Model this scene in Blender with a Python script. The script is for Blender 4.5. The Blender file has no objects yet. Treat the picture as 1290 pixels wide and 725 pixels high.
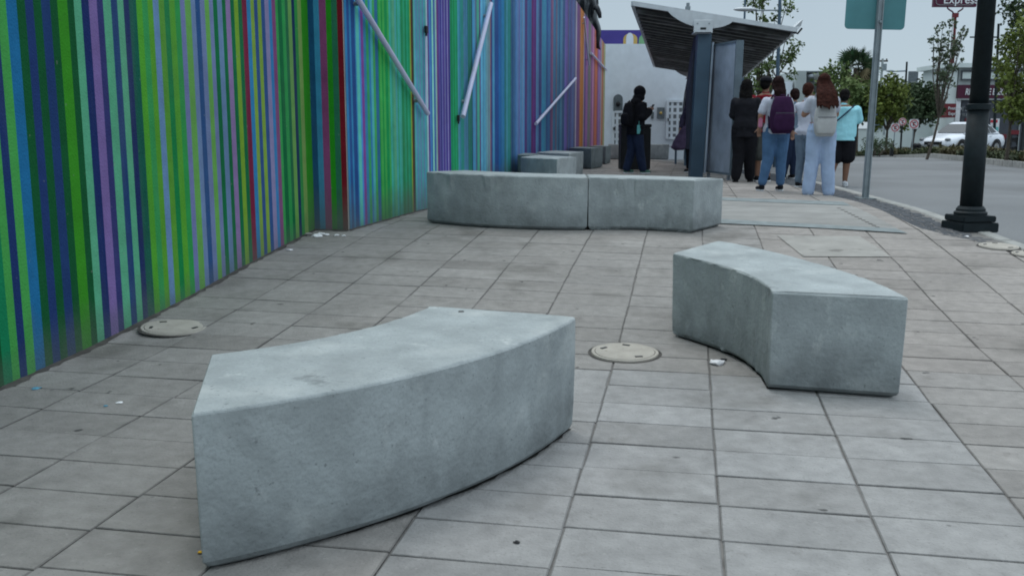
import bpy, bmesh, math, random
from mathutils import Vector, Matrix
random.seed(7)
R = math.radians
# ------------------------------------------------------------------ camera numbers and the ground profile
F = 1200.; YH = 168.; CH = 1.18
TH = math.atan((362.5-YH)/F)
KY = [0,2.5,4,5,6,7,8.5,10,14,18,25,37,50,70,110,400]
KZ = [0,-.03,0.,.04,.115,.21,.33,.375,.38,.39,.38,.36,-.05,-.6,-1.2,-2.5]
def gz(Y):
    if Y <= KY[0]: return KZ[0]
    for i in range(len(KY)-1):
        if Y <= KY[i+1]:
            t = (Y-KY[i])/(KY[i+1]-KY[i]); return KZ[i]+(KZ[i+1]-KZ[i])*t
    return KZ[-1]
def ray(px, py):
    v = 362.5-py; Y = F*math.cos(TH)+v*math.sin(TH); Z = -F*math.sin(TH)+v*math.cos(TH)
    return (px-645)/Y, Z/Y
def G(px, py, dz=0.):            # point of the ground (plus dz) seen at a pixel of the photo
    a, b = ray(px, py); lo, hi = .5, 200
    for _ in range(50):
        m = (lo+hi)/2
        if CH+b*m > gz(m)+dz: lo = m
        else: hi = m
    return a*lo, lo
def AY(px, py, Y):               # point at depth Y
    a, b = ray(px, py); return Vector((a*Y, Y, CH+b*Y))
# ------------------------------------------------------------------ helpers
COL = bpy.context.scene.collection
def lin(c):
    return tuple(((v/255.)/12.92 if v/255. <= .04045 else ((v/255.+.055)/1.055)**2.4) for v in c[:3])
def tag(o, label=None, cat=None, group=None, kind=None):
    if label: o['label'] = label
    if cat: o['category'] = cat
    if group: o['group'] = group
    if kind: o['kind'] = kind
    return o
def link(name, me, m=None, parent=None, loc=None, rz=0):
    o = bpy.data.objects.new(name, me); COL.objects.link(o)
    if m is not None and me is not None:
        for k in (m if isinstance(m, (list, tuple)) else [m]): me.materials.append(k)
    if parent: o.parent = parent
    if loc is not None: o.location = loc
    if rz: o.rotation_euler = (0, 0, rz)
    return o
def empty(name, loc, rz=0): return link(name, None, None, None, loc, rz)
def from_bm(name, bm, m, parent=None, loc=None, rz=0, smooth=False):
    me = bpy.data.meshes.new(name)
    bmesh.ops.recalc_face_normals(bm, faces=bm.faces[:])
    bm.to_mesh(me); bm.free()
    if smooth:
        for p in me.polygons: p.use_smooth = True
    return link(name, me, m, parent, loc, rz)
def box(bm, c, s, rz=0, mi=0, M=None):
    hx, hy, hz = s[0]/2, s[1]/2, s[2]/2
    rot = M if M is not None else Matrix.Rotation(rz, 3, 'Z')
    v = [bm.verts.new(Vector(c)+rot @ Vector((x*hx, y*hy, z*hz))) for x in (-1,1) for y in (-1,1) for z in (-1,1)]
    for f in ((0,1,3,2),(4,6,7,5),(0,4,5,1),(2,3,7,6),(0,2,6,4),(1,5,7,3)):
        fa = bm.faces.new([v[i] for i in f]); fa.material_index = mi
def basis(d):
    d = d.normalized(); a = Vector((0,0,1)) if abs(d.z) < .9 else Vector((1,0,0))
    x = d.cross(a).normalized(); return x, x.cross(d).normalized()
def tube(bm, pts, rad, n=10, caps=True, mi=0):
    pts = [Vector(p) for p in pts]
    if not isinstance(rad, (list, tuple)): rad = [rad]*len(pts)
    rings = []
    for i, p in enumerate(pts):
        d = pts[min(i+1, len(pts)-1)]-pts[max(i-1, 0)]
        x, y = basis(d)
        rings.append([bm.verts.new(p+(x*math.cos(2*math.pi*k/n)+y*math.sin(2*math.pi*k/n))*rad[i]) for k in range(n)])
    for a, b in zip(rings, rings[1:]):
        for k in range(n):
            f = bm.faces.new((a[k], a[(k+1) % n], b[(k+1) % n], b[k])); f.material_index = mi
    if caps:
        bm.faces.new(rings[0][::-1]).material_index = mi; bm.faces.new(rings[-1]).material_index = mi
def loft(bm, secs, n=20):        # secs: (center, half x, half y) horizontal ellipses
    rings = []
    for c, hx, hy in secs:
        rings.append([bm.verts.new(Vector(c)+Vector((hx*math.cos(2*math.pi*k/n), hy*math.sin(2*math.pi*k/n), 0))) for k in range(n)])
    for a, b in zip(rings, rings[1:]):
        for k in range(n): bm.faces.new((a[k], a[(k+1) % n], b[(k+1) % n], b[k]))
    bm.faces.new(rings[0][::-1]); bm.faces.new(rings[-1])
def ell(bm, c, r, M=None, seg=14):
    T = Matrix.Translation(Vector(c)) @ (M.to_4x4() if M is not None else Matrix.Identity(4)) @ Matrix.Diagonal((r[0], r[1], r[2], 1))
    bmesh.ops.create_uvsphere(bm, u_segments=seg, v_segments=max(6, seg//2+2), radius=1, matrix=T)
def cap(bm, p, q, r1, r2, n=12):  # tapered capsule
    p, q = Vector(p), Vector(q); d = (q-p)
    L = d.length; d.normalize()
    pts = []; rad = []
    for k in range(4):
        a = k/4*math.pi/2
        pts.append(p-d*r1*math.cos(a)*.999); rad.append(max(r1*math.sin(a), r1*.05))
    for k in range(5):
        t = k/4; pts.append(p+d*L*t); rad.append(r1+(r2-r1)*t)
    for k in range(1, 5):
        a = k/4*math.pi/2
        pts.append(q+d*r2*math.sin(a)*.999); rad.append(max(r2*math.cos(a), r2*.05))
    x, y = basis(d); rings = []
    for c, r in zip(pts, rad):
        rings.append([bm.verts.new(c+(x*math.cos(2*math.pi*k/n)+y*math.sin(2*math.pi*k/n))*r) for k in range(n)])
    for a, b in zip(rings, rings[1:]):
        for k in range(n): bm.faces.new((a[k], a[(k+1) % n], b[(k+1) % n], b[k]))
    bm.faces.new(rings[0][::-1]); bm.faces.new(rings[-1])
def remesh(name, bm, m, parent, voxel=.012, smooth=4, dis=0., scale=.1):
    me = bpy.data.meshes.new(name); bmesh.ops.recalc_face_normals(bm, faces=bm.faces[:]); bm.to_mesh(me); bm.free()
    o = bpy.data.objects.new(name, me); COL.objects.link(o)
    md = o.modifiers.new('r', 'REMESH'); md.mode = 'VOXEL'; md.voxel_size = voxel
    if smooth:
        s = o.modifiers.new('s', 'SMOOTH'); s.factor = .5; s.iterations = smooth
    if dis:
        tx = bpy.data.textures.new(name, 'CLOUDS'); tx.noise_scale = scale
        d = o.modifiers.new('d', 'DISPLACE'); d.texture = tx; d.strength = dis; d.mid_level = .5
    dg = bpy.context.evaluated_depsgraph_get()
    m2 = bpy.data.meshes.new_from_object(o.evaluated_get(dg))
    bpy.data.objects.remove(o); m2.name = name
    for p in m2.polygons: p.use_smooth = True
    m2.materials.clear()
    return link(name, m2, m, parent)
# ------------------------------------------------------------------ materials
def mat(name, color, rough=.8, var=.15, scale=6., bump=0., bscale=40., metal=0., spec=.3, lincol=False, attr=None, var2=0., scale2=.6):
    m = bpy.data.materials.new(name); m.use_nodes = True; nt = m.node_tree; N = nt.nodes; L = nt.links
    b = N['Principled BSDF']; b.inputs['Roughness'].default_value = rough; b.inputs['Metallic'].default_value = metal
    b.inputs['Specular IOR Level'].default_value = spec
    tc = N.new('ShaderNodeTexCoord')
    no = N.new('ShaderNodeTexNoise'); no.inputs['Scale'].default_value = scale; no.inputs['Detail'].default_value = 6
    L.new(tc.outputs['Object'], no.inputs['Vector'])
    rp = N.new('ShaderNodeMapRange'); rp.inputs['From Min'].default_value = .3; rp.inputs['From Max'].default_value = .7
    rp.inputs['To Min'].default_value = 1-var; rp.inputs['To Max'].default_value = 1+var
    L.new(no.outputs['Fac'], rp.inputs['Value'])
    mul = N.new('ShaderNodeVectorMath'); mul.operation = 'SCALE'
    if attr:
        at = N.new('ShaderNodeAttribute'); at.attribute_name = attr; L.new(at.outputs['Color'], mul.inputs[0])
    else:
        mul.inputs[0].default_value = color if lincol else lin(color)
    L.new(rp.outputs['Result'], mul.inputs['Scale'])
    out = mul.outputs[0]
    if var2:
        n2 = N.new('ShaderNodeTexNoise'); n2.inputs['Scale'].default_value = scale2; n2.inputs['Detail'].default_value = 4
        L.new(tc.outputs['Object'], n2.inputs['Vector'])
        r2 = N.new('ShaderNodeMapRange'); r2.inputs['From Min'].default_value = .3; r2.inputs['From Max'].default_value = .7
        r2.inputs['To Min'].default_value = 1-var2; r2.inputs['To Max'].default_value = 1+var2*.6
        L.new(n2.outputs['Fac'], r2.inputs['Value'])
        m2 = N.new('ShaderNodeVectorMath'); m2.operation = 'SCALE'; L.new(out, m2.inputs[0]); L.new(r2.outputs['Result'], m2.inputs['Scale'])
        out = m2.outputs[0]
    L.new(out, b.inputs['Base Color'])
    if bump:
        bn = N.new('ShaderNodeTexNoise'); bn.inputs['Scale'].default_value = bscale; bn.inputs['Detail'].default_value = 5
        L.new(tc.outputs['Object'], bn.inputs['Vector'])
        bp = N.new('ShaderNodeBump'); bp.inputs['Strength'].default_value = bump; bp.inputs['Distance'].default_value = .01
        L.new(bn.outputs['Fac'], bp.inputs['Height']); L.new(bp.outputs['Normal'], b.inputs['Normal'])
    m['out'] = 1
    return m
def node_color_out(m):
    nt = m.node_tree; b = nt.nodes['Principled BSDF']; l = b.inputs['Base Color'].links[0]; return nt, b, l.from_socket
def mixcol(nt, a, bcol, fac_socket):
    mx = nt.nodes.new('ShaderNodeMix'); mx.data_type = 'RGBA'
    nt.links.new(fac_socket, mx.inputs['Factor'])
    nt.links.new(a, mx.inputs['A']); mx.inputs['B'].default_value = (*bcol, 1)
    return mx.outputs['Result']
def spots(m, col, scale, lo, hi, amount=1., detail=3, coord='Object', stretch=None, rough=.5):
    nt, b, s = node_color_out(m); N = nt.nodes; L = nt.links
    tc = N.new('ShaderNodeTexCoord'); mp = N.new('ShaderNodeMapping'); L.new(tc.outputs[coord], mp.inputs['Vector'])
    mp.inputs['Location'].default_value = (random.random()*20, random.random()*20, random.random()*20)
    if stretch: mp.inputs['Scale'].default_value = stretch
    n = N.new('ShaderNodeTexNoise'); n.inputs['Scale'].default_value = scale; n.inputs['Detail'].default_value = detail
    n.inputs['Roughness'].default_value = rough
    L.new(mp.outputs['Vector'], n.inputs['Vector'])
    r = N.new('ShaderNodeMapRange'); r.inputs['From Min'].default_value = lo; r.inputs['From Max'].default_value = hi
    r.inputs['To Min'].default_value = 0; r.inputs['To Max'].default_value = amount
    L.new(n.outputs['Fac'], r.inputs['Value'])
    L.new(mixcol(nt, s, col, r.outputs['Result']), b.inputs['Base Color'])

M = {}
# paving slabs (colour attribute per slab)
M['slab'] = mat('paving_concrete', None, .9, .12, 16, .6, 80, attr='Col', var2=.15, scale2=1.8)
spots(M['slab'], (.12,.11,.10), 5, .60, .70, .45, 9, rough=.75)
spots(M['slab'], (.10,.095,.085), 2.2, .56, .72, .55, 5)
spots(M['slab'], (.15,.145,.14), 90, .62, .74, .45, 2)
spots(M['slab'], (.40,.39,.37), 45, .66, .76, .35, 3)
spots(M['slab'], (.03,.03,.03), 9, .72, .76, .8, 2)
M['joint'] = mat('joint_dirt', (.16,.153,.145), .95, .3, 12, .3, 60, lincol=True)
M['joint_dark'] = mat('bench_foot_black', (.025,.024,.022), .95, .3, 20, lincol=True)
M['asphalt'] = mat('asphalt', (.165,.172,.178), .92, .12, 60, .3, 200, lincol=True, var2=.22, scale2=.35)
spots(M['asphalt'], (.10,.10,.10), .5, .5, .7, .6, 3, stretch=(1,.25,1))
M['kerb'] = mat('kerb_concrete', (.30,.30,.285), .9, .2, 8, .3, 60, lincol=True)
M['cobble'] = mat('dark_setts', (.085,.09,.10), .8, .25, 14, .2, 80, lincol=True)
M['pale_slab'] = mat('pale_concrete', (.30,.29,.27), .9, .1, 7, .25, 90, lincol=True, var2=.12, scale2=1.3)
spots(M['pale_slab'], (.14,.13,.12), 5, .62, .72, .8, 4)
M['stain_strip'] = mat('grey_blue_strip', (.20,.228,.232), .9, .2, 9, .2, 60, lincol=True)
# bench concrete
def concrete(name, base, warm):
    m = mat(name, base, .88, .13, 7, .5, 45, lincol=True, var2=.10, scale2=2.4)
    spots(m, tuple(v*.72 for v in base), 120, .5, .75, .5, 2)
    spots(m, tuple(v*.55 for v in base), 4.5, .58, .8, .55, 8, rough=.65)
    spots(m, tuple(v*.5 for v in base), 3.2, .57, .78, .5, 7, stretch=(1.,1.,.3), rough=.65)
    spots(m, tuple(min(1, v*1.45) for v in warm), 7, .62, .72, .35, 7, stretch=(1,1,.5), rough=.7)
    spots(m, tuple(min(1, v*1.25) for v in warm), 4, .56, .75, .4, 6)
    spots(m, tuple(v*.4 for v in base), 52, .67, .74, .6, 3)
    spots(m, tuple(v*.4 for v in base), 2.7, .66, .74, .6, 6, rough=.7)
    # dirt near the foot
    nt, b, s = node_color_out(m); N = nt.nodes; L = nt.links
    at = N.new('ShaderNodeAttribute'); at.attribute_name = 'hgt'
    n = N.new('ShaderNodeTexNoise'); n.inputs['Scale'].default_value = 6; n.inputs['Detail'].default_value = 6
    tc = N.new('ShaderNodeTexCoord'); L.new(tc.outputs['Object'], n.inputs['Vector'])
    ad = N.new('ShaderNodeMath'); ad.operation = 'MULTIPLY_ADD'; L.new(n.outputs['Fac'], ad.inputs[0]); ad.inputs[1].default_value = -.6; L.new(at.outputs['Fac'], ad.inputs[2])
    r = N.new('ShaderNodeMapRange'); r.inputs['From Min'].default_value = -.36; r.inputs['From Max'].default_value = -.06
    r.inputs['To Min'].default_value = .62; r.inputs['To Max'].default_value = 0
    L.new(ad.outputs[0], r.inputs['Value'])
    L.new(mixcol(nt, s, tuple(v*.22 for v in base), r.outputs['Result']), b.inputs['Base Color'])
    return m
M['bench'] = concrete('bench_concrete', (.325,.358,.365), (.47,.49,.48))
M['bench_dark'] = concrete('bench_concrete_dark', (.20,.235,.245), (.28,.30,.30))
# mural paint
def mural_mat():
    m = mat('mural_paint', None, .85, .09, 9, .5, 90, attr='Col', var2=.14, scale2=1.1, spec=.12)
    spots(m, (.16,.18,.17), 1.2, .5, .8, .35, 7, stretch=(2,2,.25), rough=.7)
    spots(m, (.03,.035,.04), 2.5, .6, .8, .4, 7, stretch=(1,1,.6), rough=.7)
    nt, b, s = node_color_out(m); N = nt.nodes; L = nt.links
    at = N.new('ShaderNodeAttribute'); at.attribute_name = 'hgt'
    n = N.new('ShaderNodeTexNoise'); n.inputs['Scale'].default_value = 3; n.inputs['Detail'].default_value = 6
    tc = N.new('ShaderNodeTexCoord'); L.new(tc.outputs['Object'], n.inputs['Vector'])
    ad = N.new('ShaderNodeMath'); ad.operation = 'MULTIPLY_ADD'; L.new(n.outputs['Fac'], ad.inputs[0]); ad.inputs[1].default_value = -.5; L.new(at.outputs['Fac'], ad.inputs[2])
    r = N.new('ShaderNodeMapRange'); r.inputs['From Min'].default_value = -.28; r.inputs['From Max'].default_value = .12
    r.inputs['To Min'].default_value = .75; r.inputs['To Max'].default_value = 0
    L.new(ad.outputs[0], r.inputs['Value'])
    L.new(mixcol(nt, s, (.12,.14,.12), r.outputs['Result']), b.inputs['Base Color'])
    return m
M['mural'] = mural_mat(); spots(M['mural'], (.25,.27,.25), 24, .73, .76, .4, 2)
M['wall_back'] = mat('plain_render', (.3,.3,.28), .9, .1, 3, .2, 30, lincol=True)
M['tube'] = mat('frosted_lilac_tube', (.52,.52,.70), .35, .06, 5, spec=.5, lincol=True)
M['black'] = mat('black_plastic', (.012,.013,.015), .5, .2, 8, lincol=True)
M['tarp'] = mat('black_sheet', (.014,.018,.024), .38, .3, 5, .4, 10, lincol=True, spec=.5)
M['manhole'] = mat('manhole_concrete', (.37,.345,.305), .85, .12, 10, .25, 60, lincol=True); spots(M['manhole'], (.14,.13,.11), 7, .52, .72, .75, 7, rough=.7); spots(M['manhole'], (.10,.07,.05), 20, .66, .72, .6, 3)
M['dirt'] = mat('dark_dirt', (.07,.065,.06), .95, .3, 14, .2, 50, lincol=True)
M['steelblue'] = mat('blue_grey_steel', (.055,.10,.145), .45, .12, 3, .05, 30, metal=.2, spec=.5, lincol=True, var2=.2, scale2=1.)
M['steeldark'] = mat('dark_perforated_steel', (.03,.035,.055), .6, .3, 40, .3, 60, lincol=True)
M['frame'] = mat('frame_metal', (.13,.17,.20), .45, .15, 5, metal=.2, lincol=True)
M['alu'] = mat('brushed_metal', (.34,.39,.45), .45, .18, 4, .05, 50, metal=.25, spec=.5, lincol=True, var2=.25, scale2=1.2)
M['white_steel'] = mat('white_steel', (.55,.58,.60), .5, .1, 6, lincol=True)
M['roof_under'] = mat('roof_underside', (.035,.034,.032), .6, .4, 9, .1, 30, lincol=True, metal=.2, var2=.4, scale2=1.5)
M['roof_rib'] = mat('roof_rib_metal', (.11,.11,.105), .5, .3, 9, lincol=True, metal=.2); spots(M['roof_rib'], (.30,.30,.30), .9, .58, .64, .8, 2)
M['galv'] = mat('galvanised_steel', (.24,.28,.30), .5, .15, 10, .1, 40, metal=.3, lincol=True)
M['sign_back'] = mat('teal_sign_back', (.075,.23,.25), .55, .1, 3, lincol=True, spec=.4, var2=.12, scale2=2)
M['pole_dark'] = mat('dark_green_iron', (.009,.015,.018), .6, .2, 20, .2, 60, lincol=True, spec=.22)
M['white_wall'] = mat('white_render', (.66,.72,.78), .9, .05, 4, .2, 30, lincol=True, var2=.07, scale2=.7)
M['purple'] = mat('purple_paint', (.07,.055,.27), .8, .1, 2, lincol=True)
M['pane'] = mat('grey_glass', (.16,.18,.20), .25, .15, 6, lincol=True, spec=.6)
M['plaque'] = mat('grey_plaque', (.12,.145,.16), .6, .25, 12, .2, 30, lincol=True)
M['ochre'] = mat('ochre_paint', (.55,.38,.12), .8, .1, 5, lincol=True)
M['lgreen'] = mat('light_green_paint', (.20,.42,.22), .8, .1, 5, lincol=True)
M['leaf'] = mat('leaves', None, .7, .15, 3, attr='Col', spec=.25)
M['bark'] = mat('bark', (.075,.062,.05), .9, .3, 12, .5, 30, lincol=True)
M['maroon'] = mat('maroon_panel', (.065,.008,.028), .5, .1, 4, lincol=True)
M['redpanel'] = mat('red_awning', (.13,.016,.022), .6, .15, 4, lincol=True)
M['dgrey'] = mat('dark_grey_cladding', (.055,.062,.075), .7, .12, 3, lincol=True)
M['letter'] = mat('white_letters', (.62,.64,.66), .6, .05, 5, lincol=True)
M['letter_dim'] = mat('grey_letters', (.22,.24,.25), .6, .05, 5, lincol=True)
M['carpaint'] = mat('white_car_paint', (.68,.72,.78), .25, .04, 2, spec=.6, lincol=True)
M['glass'] = mat('dark_car_glass', (.02,.024,.028), .1, .1, 2, spec=.8, lincol=True)
M['tyre'] = mat('rubber', (.015,.015,.016), .8, .2, 20, lincol=True)
M['rim'] = mat('wheel_rim', (.3,.31,.32), .4, .1, 8, metal=.6, lincol=True)
M['lamp_red'] = mat('tail_lamp', (.25,.02,.02), .3, .1, 8, lincol=True)
M['red'] = mat('red_paint', (.45,.03,.05), .6, .1, 8, lincol=True)
M['grey_bld'] = mat('grey_building', (.33,.37,.37), .9, .06, 2, lincol=True)
M['lowwall'] = mat('pale_wall', (.58,.65,.64), .9, .06, 1, .1, 10, lincol=True, var2=.08, scale2=.4)
M['bluecol'] = mat('pale_blue_paint', (.16,.23,.33), .7, .1, 2, lincol=True)
M['paper'] = mat('white_paper', (.82,.82,.84), .8, .15, 30, lincol=True)
M['yellow'] = mat('yellow_plastic', (.75,.42,.02), .5, .05, 5, lincol=True)
M['bluelit'] = mat('blue_wrapper', (.1,.3,.42), .6, .3, 30, lincol=True)
M['brownleaf'] = mat('dry_leaves', (.22,.11,.06), .9, .4, 30, lincol=True)
M['tealglass'] = mat('teal_panel', (.12,.42,.42), .5, .1, 4, lincol=True)

# ------------------------------------------------------------------ ground
U0, V0, ANG, SW, SH = -1.7357, 10.5374, .1828, .4770, .2631
ca, sa = math.cos(ANG), math.sin(ANG)
def uv2xy(u, v):
    a, b = (u+U0)*SW, (v+V0)*SH           # a = ca*x - sa*y ; b = sa*x + ca*y
    return a*ca+b*sa, -a*sa+b*ca
KERB = [G(1290,307), G(1251,294), G(1191,273.5), G(1147,259), G(1049,233)]
KERB = [(4.3,-3.), (4.28,4.), ]+[tuple(p) for p in KERB]
KERB += [(5.35,19.), (5.2,24.), (4.4,30.), (3.0,37.), (1.,46.)]
BRK = [(3.95,-3.), (3.95,5.), (3.97,7.2), (3.93,7.95), (3.68,8.35), (3.72,8.8), G(1083.5,254.7), (4.35,15.), (4.6,19.), (4.5,24.), (3.8,30.), (2.4,37.), (.5,46.)]
def xa(poly, Y):
    if Y <= poly[0][1]: return poly[0][0]
    for (x0, y0), (x1, y1) in zip(poly, poly[1:]):
        if Y <= y1: return x0+(x1-x0)*(Y-y0)/(y1-y0)
    return poly[-1][0]
# mural wall line
W1 = [(-3.1,-1.5), (-2.372,4.281), (-1.862,7.797), (-1.778,8.25), (-1.408,8.19), (-.926,10.19), (3.22,33.7)]
def clip(poly, nx, ny, d):       # keep nx*x+ny*y <= d
    out = []
    for i in range(len(poly)):
        p, q = poly[i], poly[(i+1) % len(poly)]
        sp, sq = nx*p[0]+ny*p[1]-d, nx*q[0]+ny*q[1]-d
        if sp <= 0: out.append(p)
        if (sp < 0) != (sq < 0) and sp != sq:
            t = sp/(sp-sq); out.append((p[0]+(q[0]-p[0])*t, p[1]+(q[1]-p[1])*t))
    return out
def colattr(me, cols, name='Col'):
    at = me.color_attributes.new(name, 'FLOAT_COLOR', 'CORNER')
    i = 0
    for p in me.polygons:
        c = cols[p.index]
        for li in p.loop_indices: at.data[li].color = (*c, 1)
def build_slabs():
    V = []; Fc = []; C = []
    for v in range(-14, 130):
        for u in range(-14, 24):
            g, gc = .005+random.random()*.004, .0025+random.random()*.004+(.003 if u > 4 else 0)
            co = [(u+gc, v+g*1.6), (u+1-gc, v+g*1.6), (u+1-gc, v+1-g*1.6), (u+gc, v+1-g*1.6)]
            jit = [(random.uniform(-.006,.006), random.uniform(-.012,.012)) for _ in co]
            sh = (random.Random(u*13+7).uniform(-.06,.06))     # rows do not meet exactly across a column joint
            pl = [uv2xy(a+j[0], b+j[1]+sh) for (a, b), j in zip(co, jit)]
            cx = sum(p[0] for p in pl)/4; cy = sum(p[1] for p in pl)/4
            if cy < .6 or cy > 40 or cx > 7 or cx < -3.6 or cy > 35: continue
            if cx < xa([(a, b) for a, b in W1], cy)-.6: continue
            Yc = cy; x0 = xa(BRK, Yc-.2); x1 = xa(BRK, Yc+.2)
            dx, dy = x1-x0, .4; l = math.hypot(dx, dy); nx, ny = dy/l, -dx/l
            pl = clip(pl, nx, ny, nx*x0+ny*(Yc-.2))
            if len(pl) < 3: continue
            tone = random.gauss(0, .011)
            far = min(1, max(0, (cy-5)/6))
            base = (.262+tone, .250+tone, .238+tone)
            if random.random() < .05: base = tuple(c*.9 for c in base)
            base = (base[0]*(1.0+.03*(cx > 2.2)), base[1], base[2]*(1-.02*(cx > 2.2)))
            # Newer paler slabs in the middle front of the square
            if -.2 < cx < 1.75 and cy < 4.6: base = tuple(c*k for c, k in zip(base, (1.08,1.12,1.16)))
            dz = random.gauss(0, .0009); tx, ty = random.gauss(0, .002), random.gauss(0, .002)
            bev = .004
            n = len(pl); base_i = len(V)
            mx = sum(p[0] for p in pl)/n; my = sum(p[1] for p in pl)/n
            for x, y in pl: V.append((x, y, gz(y)-.008))
            for x, y in pl: V.append((x, y, gz(y)+dz+tx*(x-mx)+ty*(y-my)-.003))
            for x, y in pl:
                ddx, ddy = mx-x, my-y; l = math.hypot(ddx, ddy) or 1
                V.append((x+ddx/l*bev*1.4, y+ddy/l*bev*1.4, gz(y)+dz+tx*(x-mx)+ty*(y-my)))
            for r in (0, 1):
                for i in range(n):
                    a = base_i+r*n+i; b = base_i+r*n+(i+1) % n
                    Fc.append((a, b, b+n, a+n)); C.append(tuple(c*(.5 if r == 0 else .72) for c in base))
            Fc.append(tuple(base_i+2*n+i for i in range(n))); C.append(base)
    me = bpy.data.meshes.new('pavement'); me.from_pydata(V, [], Fc); colattr(me, C)
    tag(link('pavement', me, M['slab']), kind='structure')
build_slabs()
def ribbon(name, left, right, ys, m, dz=0., zf=None, kind='structure'):
    V = []; Fc = []
    for y in ys:
        V.append((left(y), y, (zf or gz)(y)+dz)); V.append((right(y), y, (zf or gz)(y)+dz))
    for i in range(len(ys)-1): Fc.append((2*i, 2*i+1, 2*i+3, 2*i+2))
    me = bpy.data.meshes.new(name); me.from_pydata(V, [], Fc)
    return tag(link(name, me, m), kind=kind)
YS = [-6+.25*i for i in range(0, 200)]
ribbon('pavement_bed', lambda y: xa(W1, y)-1.2, lambda y: xa(KERB, y)-.1, [y for y in YS if y < 42], M['joint'], -.0065)
# road: one sheet to the horizon
ys = [-6+.5*i for i in range(0, 120)]+[60, 70, 85, 110, 160, 250, 400, 900]
ribbon('road', lambda y: (xa(KERB, y)-.06) if y < 41 else -300, lambda y: 60 if y < 60 else 600, [y for y in ys], M['asphalt'], -.10)
ribbon('terrain', lambda y: -300, lambda y: 700, [-30, 0, 20, 37, 50, 70, 110, 400, 1500], M['dirt'], -.35)
# setts strip as real little blocks on a bed
ribbon('setts_bed', lambda y: xa(BRK, y)-.003, lambda y: xa(KERB, y)-.12, [y for y in YS if y < 30], M['joint'], -.008)
def setts():
    V = []; Fc = []
    y = 5.0
    while y < 22:
        x0, x1 = xa(BRK, y)+.02, xa(KERB, y)-.14
        x = x0+random.uniform(-.03, 0)
        while x < x1:
            w = random.uniform(.09,.12); h = .075
            if x+w > x1+.02: break
            z = gz(y)+random.uniform(-.002,.003); b = len(V)
            for k, (s, zz) in enumerate(((0,-.012),(.008,0))):
                for px, py in ((x+s, y+s), (x+w-.012-s, y+s), (x+w-.012-s, y+h-.01-s), (x+s, y+h-.01-s)): V.append((px, py, z+zz))
            for i in range(4): Fc.append((b+i, b+(i+1) % 4, b+4+(i+1) % 4, b+4+i))
            Fc.append((b+4, b+5, b+6, b+7)); x += w
        y += .078
    me = bpy.data.meshes.new('dark_setts'); me.from_pydata(V, [], Fc)
    tag(link('dark_setts', me, M['cobble']), kind='structure')
setts()
def kerb_line(name, f, ys, w, top, drop, m):
    bm = bmesh.new()
    for a, b in zip(ys, ys[1:]):
        g = .006
        q = [(f(a+g)-w, a+g), (f(a+g), a+g), (f(b-g), b-g), (f(b-g)-w, b-g)]
        lo = [bm.verts.new((x, y, gz(y)-drop)) for x, y in q]; hi = [bm.verts.new((x, y, gz(y)+top)) for x, y in q]
        bm.faces.new(hi)
        for i in range(4): bm.faces.new((lo[i], lo[(i+1) % 4], hi[(i+1) % 4], hi[i]))
    bmesh.ops.bevel(bm, geom=[e for e in bm.edges if all(v.co.z > gz(v.co.y)+top-.002 for v in e.verts)], offset=.01, segments=1, affect='EDGES')
    return tag(from_bm(name, bm, m), kind='structure')
kerb_line('kerb', lambda y: xa(KERB, y), [2+.6*i for i in range(60)], .12, .004, .14, M['kerb'])
# pale concrete plate let into the pavement, and the long pale ramp slab with its border strips
def patch(name, corners, m, dz, ny=8):
    a, b, c, d = [Vector((*p, 0)) for p in corners]  # near-left, near-right, far-right, far-left
    V = []; Fc = []
    for j in range(ny+1):
        t = j/ny; l = a.lerp(d, t); r = b.lerp(c, t)
        for i in range(5):
            p = l.lerp(r, i/4); V.append((p.x, p.y, gz(p.y)+dz))
    for j in range(ny):
        for i in range(4): k = j*5+i; Fc.append((k, k+1, k+6, k+5))
    me = bpy.data.meshes.new(name); me.from_pydata(V, [], Fc)
    return tag(link(name, me, m), kind='structure')
patch('pale_paving_plate', [G(1012,323.5), G(1123,324), G(1083,298), G(979,297)], M['pale_slab'], .005)
M['ramp'] = mat('pale_ramp_concrete', (.275,.272,.26), .9, .1, 6, .25, 90, lincol=True, var2=.2, scale2=1.)
def rowlines(m):
    nt, b, s = node_color_out(m); N = nt.nodes; L = nt.links
    tc = N.new('ShaderNodeTexCoord'); sp = N.new('ShaderNodeVectorMath'); sp.operation = 'DOT_PRODUCT'
    L.new(tc.outputs['Object'], sp.inputs[0]); sp.inputs[1].default_value = (sa/(SH*1.6), ca/(SH*1.6), 0)
    fr = N.new('ShaderNodeMath'); fr.operation = 'FRACT'; L.new(sp.outputs['Value'], fr.inputs[0])
    lt = N.new('ShaderNodeMath'); lt.operation = 'LESS_THAN'; lt.inputs[1].default_value = .06; L.new(fr.outputs[0], lt.inputs[0])
    ml = N.new('ShaderNodeMath'); ml.operation = 'MULTIPLY'; ml.inputs[1].default_value = .5; L.new(lt.outputs[0], ml.inputs[0])
    L.new(mixcol(nt, s, (.13,.13,.12), ml.outputs[0]), b.inputs['Base Color'])
rowlines(M['ramp'])
r0, r1, r2, r3 = G(880,279), G(1136,292), G(1062,256), G(880,250)
patch('pale_paving_ramp', [r0, r1, r2, r3], M['ramp'], .007, 16)
patch('grey_paving_strip', [G(880,281), G(1144,295), G(1128,289), G(880,275.5)], M['stain_strip'], .010, 3)
patch('grey_paving_strip', [G(880,252), G(1072,260), G(1062,255), G(880,248.5)], M['stain_strip'], .011, 3)
bm = bmesh.new()
for k in range(12):
    t = k/11; px = 1057+48*t; py = 263+24*t; x, y = G(px, py)
    box(bm, (x, y, gz(y)+.0072), (.035,.06,.003), -.2)
tag(from_bm('drain_slots', bm, M['dirt']), kind='structure')

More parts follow.
